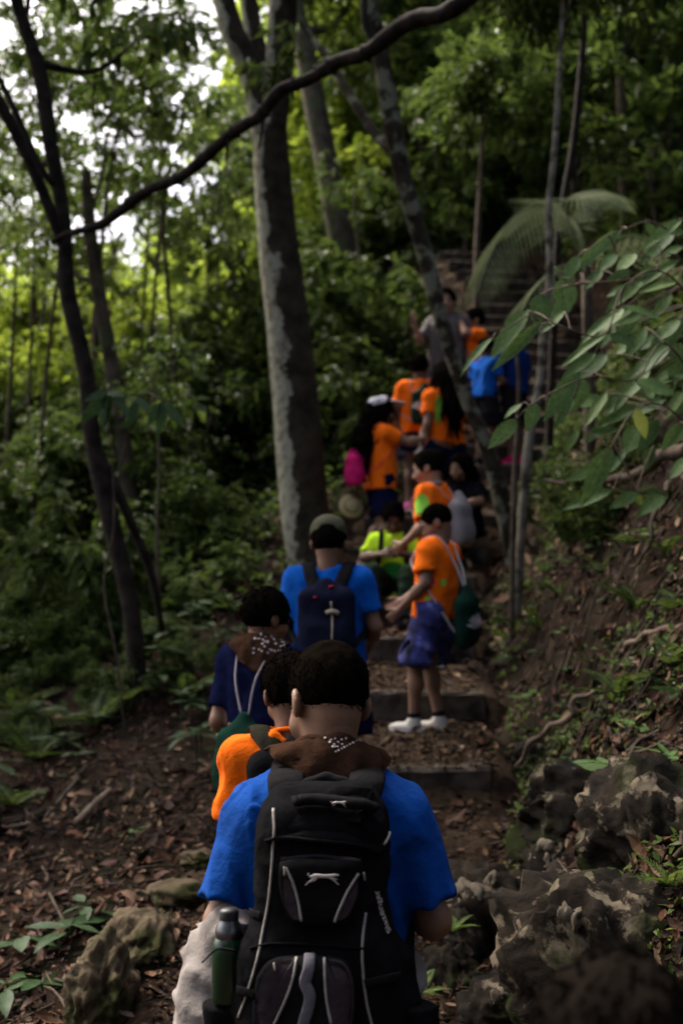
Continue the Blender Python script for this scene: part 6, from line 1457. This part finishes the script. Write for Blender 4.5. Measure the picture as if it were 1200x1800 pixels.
def gpos(px, Y, z=None):
    x = (px - 600) / FPX * Y; return np.array((x, Y, HP(x, Y) if z is None else z))

# ---- second boy, orange shirt, just ahead of the backpack
P = person('boy with thick black hair in an orange T-shirt, half hidden by the nearest boy', gpos(514, 3.42), R(6), 1.27, SKIN1, lean=(.10, 0), head=(.1, .30, 0), J=dict(elL=(-.165, .03, .88), wrL=(-.10, .20, .86)), shirt=(ORANGE, .80, .72, .004, ORANGE), sv=.009, folds=1.1, bottom=(NAVY, .95, .02), hair=('short', HAIR), shoes=SHOED)
rucksack(P, 'black backpack worn by the boy with thick black hair', NYL, P['j']['che'] - P['fy'] * .17 - P['up'] * .10, (.12, .07, .17), cloth('olive_strap', (0.030, 0.028, 0.020), .7), 5)
# ---- navy shirt and brown bandana, turned to the right
P = person('boy in a navy T-shirt and brown printed bandana with a green drawstring bag', gpos(457, 4.6), R(-26), 1.24, SKIN1, lean=(.08, 0), head=(-.45, .15, 0), J=dict(elL=(-.175, -.03, .86), wrL=(-.22, .10, .80)), torso_w=.88, shirt=(NAVY, .80, .70, .004), bottom=(BLACKC, .95, .02), hair=('short', HAIR), shoes=SHOED)
bn = bandana(P, .10, BROWNB, (.05, 0, 0), .007, .060, .06)
decals(bvh_of(bn), P, [(rs.uniform(445, 505), rs.uniform(1112, 1150)) for _ in range(45)], .0048, 'print', PRINT_W, bn, 4.55)
drawstring_bag(P, 'dark green drawstring bag with a white print on the navy-shirted boy', BAGG, P['j']['wai'] - P['fy'] * .15 - P['up'] * .16 + P['rx'] * .02, (.10, .04, .14), CORD, seed=3)
w_ = to_world(P, P['j']['wrL']); cup = thing('cloth', 'pale crumpled cloth in the hand of the navy-shirted boy', 'cloth', tuple(w_))
g = SDF((-.09, -.09, -.1), (.09, .09, .1), .007); g.ell((0, 0, 0), (.028, .028, .055), 0); g.ell((.0, .0, .05), (.03, .02, .03), .02); g.noise(.008, 55, 2, 3); mb = MB(); g.to(mb); put('folds', mb.mesh('folds'), cloth('cream_cloth', (0.40, 0.35, 0.24)), cup)
# ---- blue shirt, olive cap, navy backpack
P = person('teenager in a bright blue T-shirt and olive cap seen from behind', gpos(577, 5.75), R(-3), 1.365, SKIN1, head=(.0, .22, 0), J=dict(elL=(-.215, -.02, .89), elR=(.215, -.02, .89), wrL=(-.17, .16, .78), wrR=(.17, .17, .78)), shirt=(BLUE2, .72, .70, .010), bottom=(NAVY, .98, .02), hair=('cap', HAIR), shoes=SHOED, torso_w=1.08)
hc, Rh, S = P['hc'], P['Rh'], P['S']; mb = MB(); g = SDF(hc - .2, hc + .2, .007); g.ell(head_pt(hc, Rh, (0, -.012, .036), S), np.array((.089, .108, .098)) * S, 0, 'u', Rh); g.plane(head_pt(hc, Rh, (0, 0, .022), S), Rh @ np.array((0, -.12, -1.0))); g.ell(head_pt(hc, Rh, (0, -.11, .02), S), np.array((.045, .05, .038)) * S, .006, 's', Rh); g.noise(.002, 60, 1, 2); g.to(mb); capo = put('baseball_cap', mb.mesh('baseball_cap'), OLIVE, P['obj'])
mb = MB(); g = SDF(hc - .25, hc + .25, .007); g.ell(head_pt(hc, Rh, (0, .115, .028), S), np.array((.075, .075, .010)) * S, 0, 'u', Rh); g.to(mb); put('visor', mb.mesh('visor'), OLIVE, capo)
t, b, M = rucksack(P, 'dark navy backpack with crossed straps and a knotted beige cord', cloth('navy_nylon', (0.012, 0.014, 0.030), .6), P['j']['che'] - P['fy'] * .165 - P['up'] * .13, (.125, .06, .16), STRAPM, 7)
bv = bvh_of(b)
def onb(px, py, lift=.006):
    h, n = on_surface(bv, P, px, py, 5.55)
    if h is None: h, n, _, _ = bv.find_nearest(Vector(to_local(P, at(px, py, 5.55)))); h, n = np.array(h), np.array(n)
    return h + n * lift
BEI = cloth('beige_cord', (0.42, 0.36, 0.27)); RED = cloth('red_tab', (0.30, 0.012, 0.015))
mb = MB(); mb.tube(spline([onb(581, 1058), onb(583, 1080), onb(584, 1105), onb(583, 1130)], 14), .008, 7, flat=.5); mb.tube(spline([onb(572, 1077, .01), onb(584, 1073, .014), onb(594, 1078, .01)], 8), .010, 7); put('knotted_cord', mb.mesh('knotted_cord'), BEI, t)
mb = MB(); mb.tube([onb(578, 1033), onb(586, 1033)], .010, 8, flat=.5); put('red_tab', mb.mesh('red_tab'), RED, t); mb = MB(); mb.tube([onb(553, 1050), onb(558, 1052)], .008, 8, flat=.5); put('red_tab', mb.mesh('red_tab'), RED, t)
# ---- boy in neon shirt sitting on a step, facing the camera
zp = SZ[3] + .03
P = person('boy in a neon yellow T-shirt sitting on a step and looking at his hands', (at(694, 985, 9.25)[0], 9.25, zp - .02), R(172), 1.36, SKIN3, pel=(0, 0, .12), lean=(.18, 0), head=(.05, .35, 0), curl=(.9, .9),
           J=dict(hiL=(-.08, .02, .11), hiR=(.08, .02, .11), knL=(-.14, .34, .20), knR=(.13, .34, .20), anL=(-.13, .42, -.14), anR=(.13, .42, -.14), elL=(-.22, .10, .34), elR=(.22, .10, .34), wrL=(-.06, .27, .36), wrR=(.06, .27, .36)),
           shirt=(NEON, .80, .06 + .76 - .12, .012), bottom=(GREENP, 1.9, .012), hair=('short', HAIR), shoes=SHOED)
patch(P, P['shirt'], 690, 1005, 46, 34, 9.0, cloth('green_graphic', (0.03, 0.30, 0.05)), shape='ell')
mb = MB(); S_ = P['S']; j = P['j']; 
cord_along(P, P['shirt'], [j['shR'] * .6 + j['nec'] * .4 - P['fy'] * .1, j['shR'] * .62 + j['nec'] * .38 + P['up'] * .06, j['che'] + P['rx'] * .09 + P['fy'] * .14, j['wai'] + P['rx'] * .12 + P['fy'] * .13], .018, BLACKC, P['obj'], 'strap', .006, 20, .3)
cord_along(P, P['shirt'], [j['shL'] * .6 + j['nec'] * .4 - P['fy'] * .1, j['shL'] * .62 + j['nec'] * .38 + P['up'] * .06, j['che'] - P['rx'] * .09 + P['fy'] * .14, j['wai'] - P['rx'] * .12 + P['fy'] * .13], .018, BLACKC, P['obj'], 'strap', .006, 20, .3)
# ---- boy in orange turned left, drawstring bag on his back
P = person('boy in an orange T-shirt and blue plaid shorts standing on the lower steps, facing left', gpos(764, 7.0), R(62), 1.24, SKIN1, lean=(-.06, 0), head=(.30, .55, 0), J=dict(elL=(-.19, -.02, .90), wrL=(-.15, .17, .74), anL=(-.10, .10, .075), knL=(-.10, .09, .41), anR=(.06, .0, .075), knR=(.07, .08, .41), elR=(.16, .10, .92), wrR=(.10, .26, .80)),
           shirt=(ORANGE, .66, .69, .018), bottom=(PLAID, 1.0, .028), hair=('crop', HAIRB), shoes=SHOEW, sock=BLACKC, palm=((1, .4, 0), None))
drawstring_bag(P, 'dark green drawstring bag with a white print hanging behind the plaid shorts', BAGG, P['j']['pel'] - P['fy'] * .18 - P['up'] * .05 + P['rx'] * .02, (.10, .04, .165), CORD, seed=5, tilt=-.25)
for (px, py, w, h, m) in ((757, 1022, 12, 16, PINK), (779, 1024, 10, 14, PRINT_G), (752, 1052, 10, 8, PRINT_G)): patch(P, P['shirt'], px, py, w, h, 6.9, m)
# ---- orange shirt, grey bag, profile
P = person('hiker in an orange T-shirt in profile behind the plaid-shorts boy', gpos(772, 8.2), R(66), 1.40, SKIN2, lean=(.12, 0), head=(.15, .18, 0), J=dict(elL=(-.19, .02, .90), wrL=(-.12, .20, .78)), shirt=(ORANGE, .84, .68, .022, cloth('grey_trim', (.40, .36, .34))), bottom=(NAVY, .98, .02), hair=('bun', HAIR), shoes=SHOED, torso_w=1.05)
patch(P, P['shirt'], 742, 890, 26, 44, 8.0, PRINT_G); 
drawstring_bag(P, 'grey drawstring bag on the back of the hiker in profile', GREYC, P['j']['wai'] - P['fy'] * .17 - P['up'] * .0, (.12, .05, .17), cloth('grey_cord', (.42, .38, .36)), white=False, seed=8)
# ---- girl with long dark hair, facing right
P = person('long-haired girl in an orange T-shirt raising her hand to a white cap', gpos(668, 9.85), R(-72), 1.38, SKIN2, head=(.0, .0, 0), J=dict(elL=(-.16, .24, 1.07), wrL=(-.09, .165, 1.22), elR=(.18, .17, 1.02), wrR=(.10, .30, 1.06), knL=(-.09, .05, .41), anL=(-.11, -.12, .075)), shirt=(ORANGE, .62, .66, .006), bottom=(NAVY, .85, .010), hair=('curly', HAIR), shoes=SHOEW)
hc, Rh, S = P['hc'], P['Rh'], P['S']; mb = MB(); g = SDF(hc - .25, hc + .25, .007); g.ell(head_pt(hc, Rh, (0, -.008, .045), S), np.array((.097, .117, .085)) * S, 0, 'u', Rh); g.plane(head_pt(hc, Rh, (0, 0, .06), S), Rh @ np.array((0, .25, -1.0))); g.ell(head_pt(hc, Rh, (0, .125, .075), S), np.array((.075, .085, .012)) * S, .01, 'u', Rh @ rotm(0, .15, 0)); g.to(mb); put('white_cap', mb.mesh('white_cap'), WHITEC, P['obj'])
drawstring_bag(P, 'bright pink drawstring bag on the long-haired girl', PINK, P['j']['pel'] - P['fy'] * .21 + P['up'] * .06, (.11, .045, .14), PINK, seed=11, white=False)
wrist_H = to_world(P, P['j']['wrR'])
w_ = at(617, 890, 9.75); hat = thing('straw_hat', 'small tan straw hat hanging beside the long-haired girl', 'hat', tuple(w_))
ho = put('brim', lathe([(.0, .035), (.028, .035), (.048, .028), (.056, .0), (.095, -.010), (.097, -.004), (.060, .006)]), cloth('straw', (.36, .30, .16)), hat); ho.rotation_euler = (R(70), 0, R(20)); cr = put('hat_band', lathe([(.0585, .002), (.0575, .012), (.054, .018)]), cloth('straw_band', (.10, .08, .04)), hat); cr.rotation_euler = (R(70), 0, R(20))
mb = MB(); mb.tube(spline([(0, 0, .05), (.06, .02, .16), to_local({'obj': hat}, to_world(P, P['j']['pel'] - P['fy'] * .10 + P['up'] * .10))], 10), .004, 5); put('chin_cord', mb.mesh('chin_cord'), MATS['straw_band'], hat)
# ---- boy in orange seen from behind, girl with pink hair tie
P = person('boy in an orange T-shirt and pink sandals seen from behind, high on the steps', gpos(738, 11.15), R(-6), 1.39, SKIN3, head=(-.2, .1, 0), J=dict(elR=(.20, .0, .88), wrR=(.17, .17, .78)), shirt=(ORANGE, .70, .70, .012), bottom=(NAVY, .80, .014), hair=('short', HAIR), shoes=PINKL)
drawstring_bag(P, 'dark green drawstring bag with a pale print beside the girl with the pink hair tie', BAGG, P['j']['wai'] - P['fy'] * .16 + P['up'] * .02 + P['rx'] * .05, (.11, .045, .17), cloth('blue_cord', (.30, .30, .42)), seed=13)
b_ = wrist_H + [.0, -.03, -.15]; wb = thing('plastic_bottle', 'small white bottle below the raised arm of the long-haired girl', 'bottle', tuple(b_)); put('bottle_body', lathe([(.0, -.08), (.034, -.08), (.038, -.074), (.038, .03), (.030, .05), (.014, .065), (.014, .075)]), WHITEC, wb); put('bottle_cap', lathe([(.015, .073), (.015, .09), (.0, .09)]), PRINT_W, wb)
mb = MB(); mb.tube(spline([(0, 0, .085), (.01, .01, .12), (.0, .03, .155)], 8), .004, 5); put('carry_cord', mb.mesh('carry_cord'), BLACKC, wb)
P = person('girl in an orange T-shirt with a pink hair tie, one arm hanging at her side', gpos(785, 10.75), R(30), 1.50, SKIN1, head=(-.1, .15, 0), J=dict(elR=(.24, -.05, .90), wrR=(.33, -.08, .70)), shirt=(ORANGE, .62, .74, .004), bottom=(NAVY, .80, .012), hair=('long', HAIR), shoes=SHOED)
hc, Rh, S = P['hc'], P['Rh'], P['S']; mb = MB(); c = head_pt(hc, Rh, (0, -.09, .10), S); g = SDF(c - .09, c + .09, .007); g.ell(c, (.032, .026, .034), 0); g.ell(c + [.02, 0, .015], (.02, .02, .024), .01); g.noise(.004, 60, 1, 2); g.to(mb); put('hair_tie', mb.mesh('hair_tie'), PINKL, P['obj'])
patch(P, P['shirt'], 770, 720, 12, 50, 10.4, PRINT_G)
# ---- seated figure in the shade of the stairs
P = person('dark-dressed hiker sitting on the steps behind the hiker in profile', (at(816, 985, 10.5)[0], 10.5, SZ[5] + .02), R(150), 1.36, SKIN2, pel=(0, 0, .12), lean=(.10, 0), head=(-.3, .1, 0), J=dict(hiL=(-.08, .02, .11), hiR=(.08, .02, .11), knL=(-.13, .32, .22), knR=(.12, .33, .22), anL=(-.12, .40, -.12), anR=(.12, .40, -.12), elL=(-.20, .12, .34), elR=(.20, .12, .34), wrL=(-.08, .30, .30), wrR=(.08, .30, .30)),
           shirt=(BLACKC, .80, .70, .010), bottom=(BLACKC, 1.9, .012), hair=('long', HAIR), shoes=SHOED)
# ---- the four highest on the stairs
zz = max(H1(at(783, 700, 12.5)[0], 12.5), HP(1.1, 12.5))
P = person('hiker in a pale grey T-shirt standing highest on the stairs behind the leaning tree', np.array((at(786, 700, 12.5)[0], 12.5, zz)), R(165), (at(790, 510, 12.5)[2] - zz) / .985, SKIN2, head=(.1, .1, 0), J=dict(elR=(.22, .05, .92), wrR=(.26, .12, 1.06)), shirt=(cloth('dusty_grey', (0.11, 0.095, 0.095)), .70, .70, .012), bottom=(cloth('dusk_cotton', (0.07, 0.06, 0.06)), .95, .014), hair=('short', HAIR), shoes=SHOED)
P = person('hiker in an orange T-shirt holding a camera to the face with both hands', gpos(838, 12.5), R(100), 1.38, SKIN2, head=(.0, .0, 0), J=dict(elL=(-.20, .16, 1.10), elR=(.20, .16, 1.10), wrL=(-.07, .17, 1.24), wrR=(.07, .17, 1.24)), shirt=(ORANGE, .64, .70, .008), bottom=(NAVY, .95, .014), hair=('short', HAIR), shoes=SHOED)
w_ = to_world(P, P['hc'] + P['fy'] * .135); cm = thing('camera', 'small black camera held up by the hiker on the stairs', 'camera', tuple(w_), P['obj'].rotation_euler.z); g = SDF((-.09, -.07, -.06), (.09, .07, .06), .006); g.box((0, 0, 0), (.06, .022, .038), .012); g.box((0, 0, .04), (.022, .018, .015), .008); mb = MB(); g.to(mb); put('camera_body', mb.mesh('camera_body'), BLKP, cm); g = SDF((-.06, -.02, -.06), (.06, .1, .06), .006); g.cone((0, .02, 0), (0, .06, 0), .026, .026, 0, cut='b'); mb = MB(); g.to(mb); put('lens', mb.mesh('lens'), BLKP, cm)
P = person('boy in a bright blue T-shirt reaching out beside the leaning tree', gpos(854, 12.05), R(-50), 1.22, SKIN3, lean=(.04, 0), head=(-.1, .25, 0), J=dict(elR=(.20, .06, .90), wrR=(.14, .26, .92), elL=(-.17, .0, .90), wrL=(-.13, .20, .84)), shirt=(BLUE2, .62, .74, .0), torso_w=.9, bottom=(BLACKC, .98, .016), hair=('short', HAIR), shoes=SHOED)
P = person('boy in a royal blue T-shirt and pink shoes at the right side of the stairs', gpos(908, 12.1), R(48), 1.34, SKIN3, head=(.1, .15, 0), J=dict(elL=(-.2, .06, .92), wrL=(-.14, .26, .95), elR=(.19, -.02, .90), wrR=(.20, .10, .80)), shirt=(cloth('deep_blue_cotton', (0.0015, 0.022, 0.13)), .66, .72, .002), bottom=(BLACKC, .98, .016), hair=('short', HAIR), shoes=PINK, torso_w=.9)
b_ = to_world(P, P['j']['wrR']) + [0.04, -.05, .02]; wb = thing('plastic_bottle', 'clear white bottle held by the boy in royal blue', 'bottle', tuple(b_)); put('bottle_body', lathe([(.0, -.08), (.032, -.08), (.036, -.074), (.036, .04), (.028, .06), (.013, .075), (.013, .083)]), GREYC, wb); put('bottle_cap', lathe([(.0145, .081), (.0145, .098), (.0, .098)]), PRINT_W, wb)
# ---- someone's head close to the lens
hp_ = at(1105, 1725, 1.25)
P = person('black-haired head blurred at the lower right corner, very close to the lens', (hp_[0], 1.28, hp_[2] - 1.40), R(10), 1.41, SKIN1, head=(0, .1, 0), shirt=(NAVY, .7, .72, .01), bottom=(BLACKC, .95, .02), hair=('short', HAIR), shoes=SHOED, vox=.016, face=False)
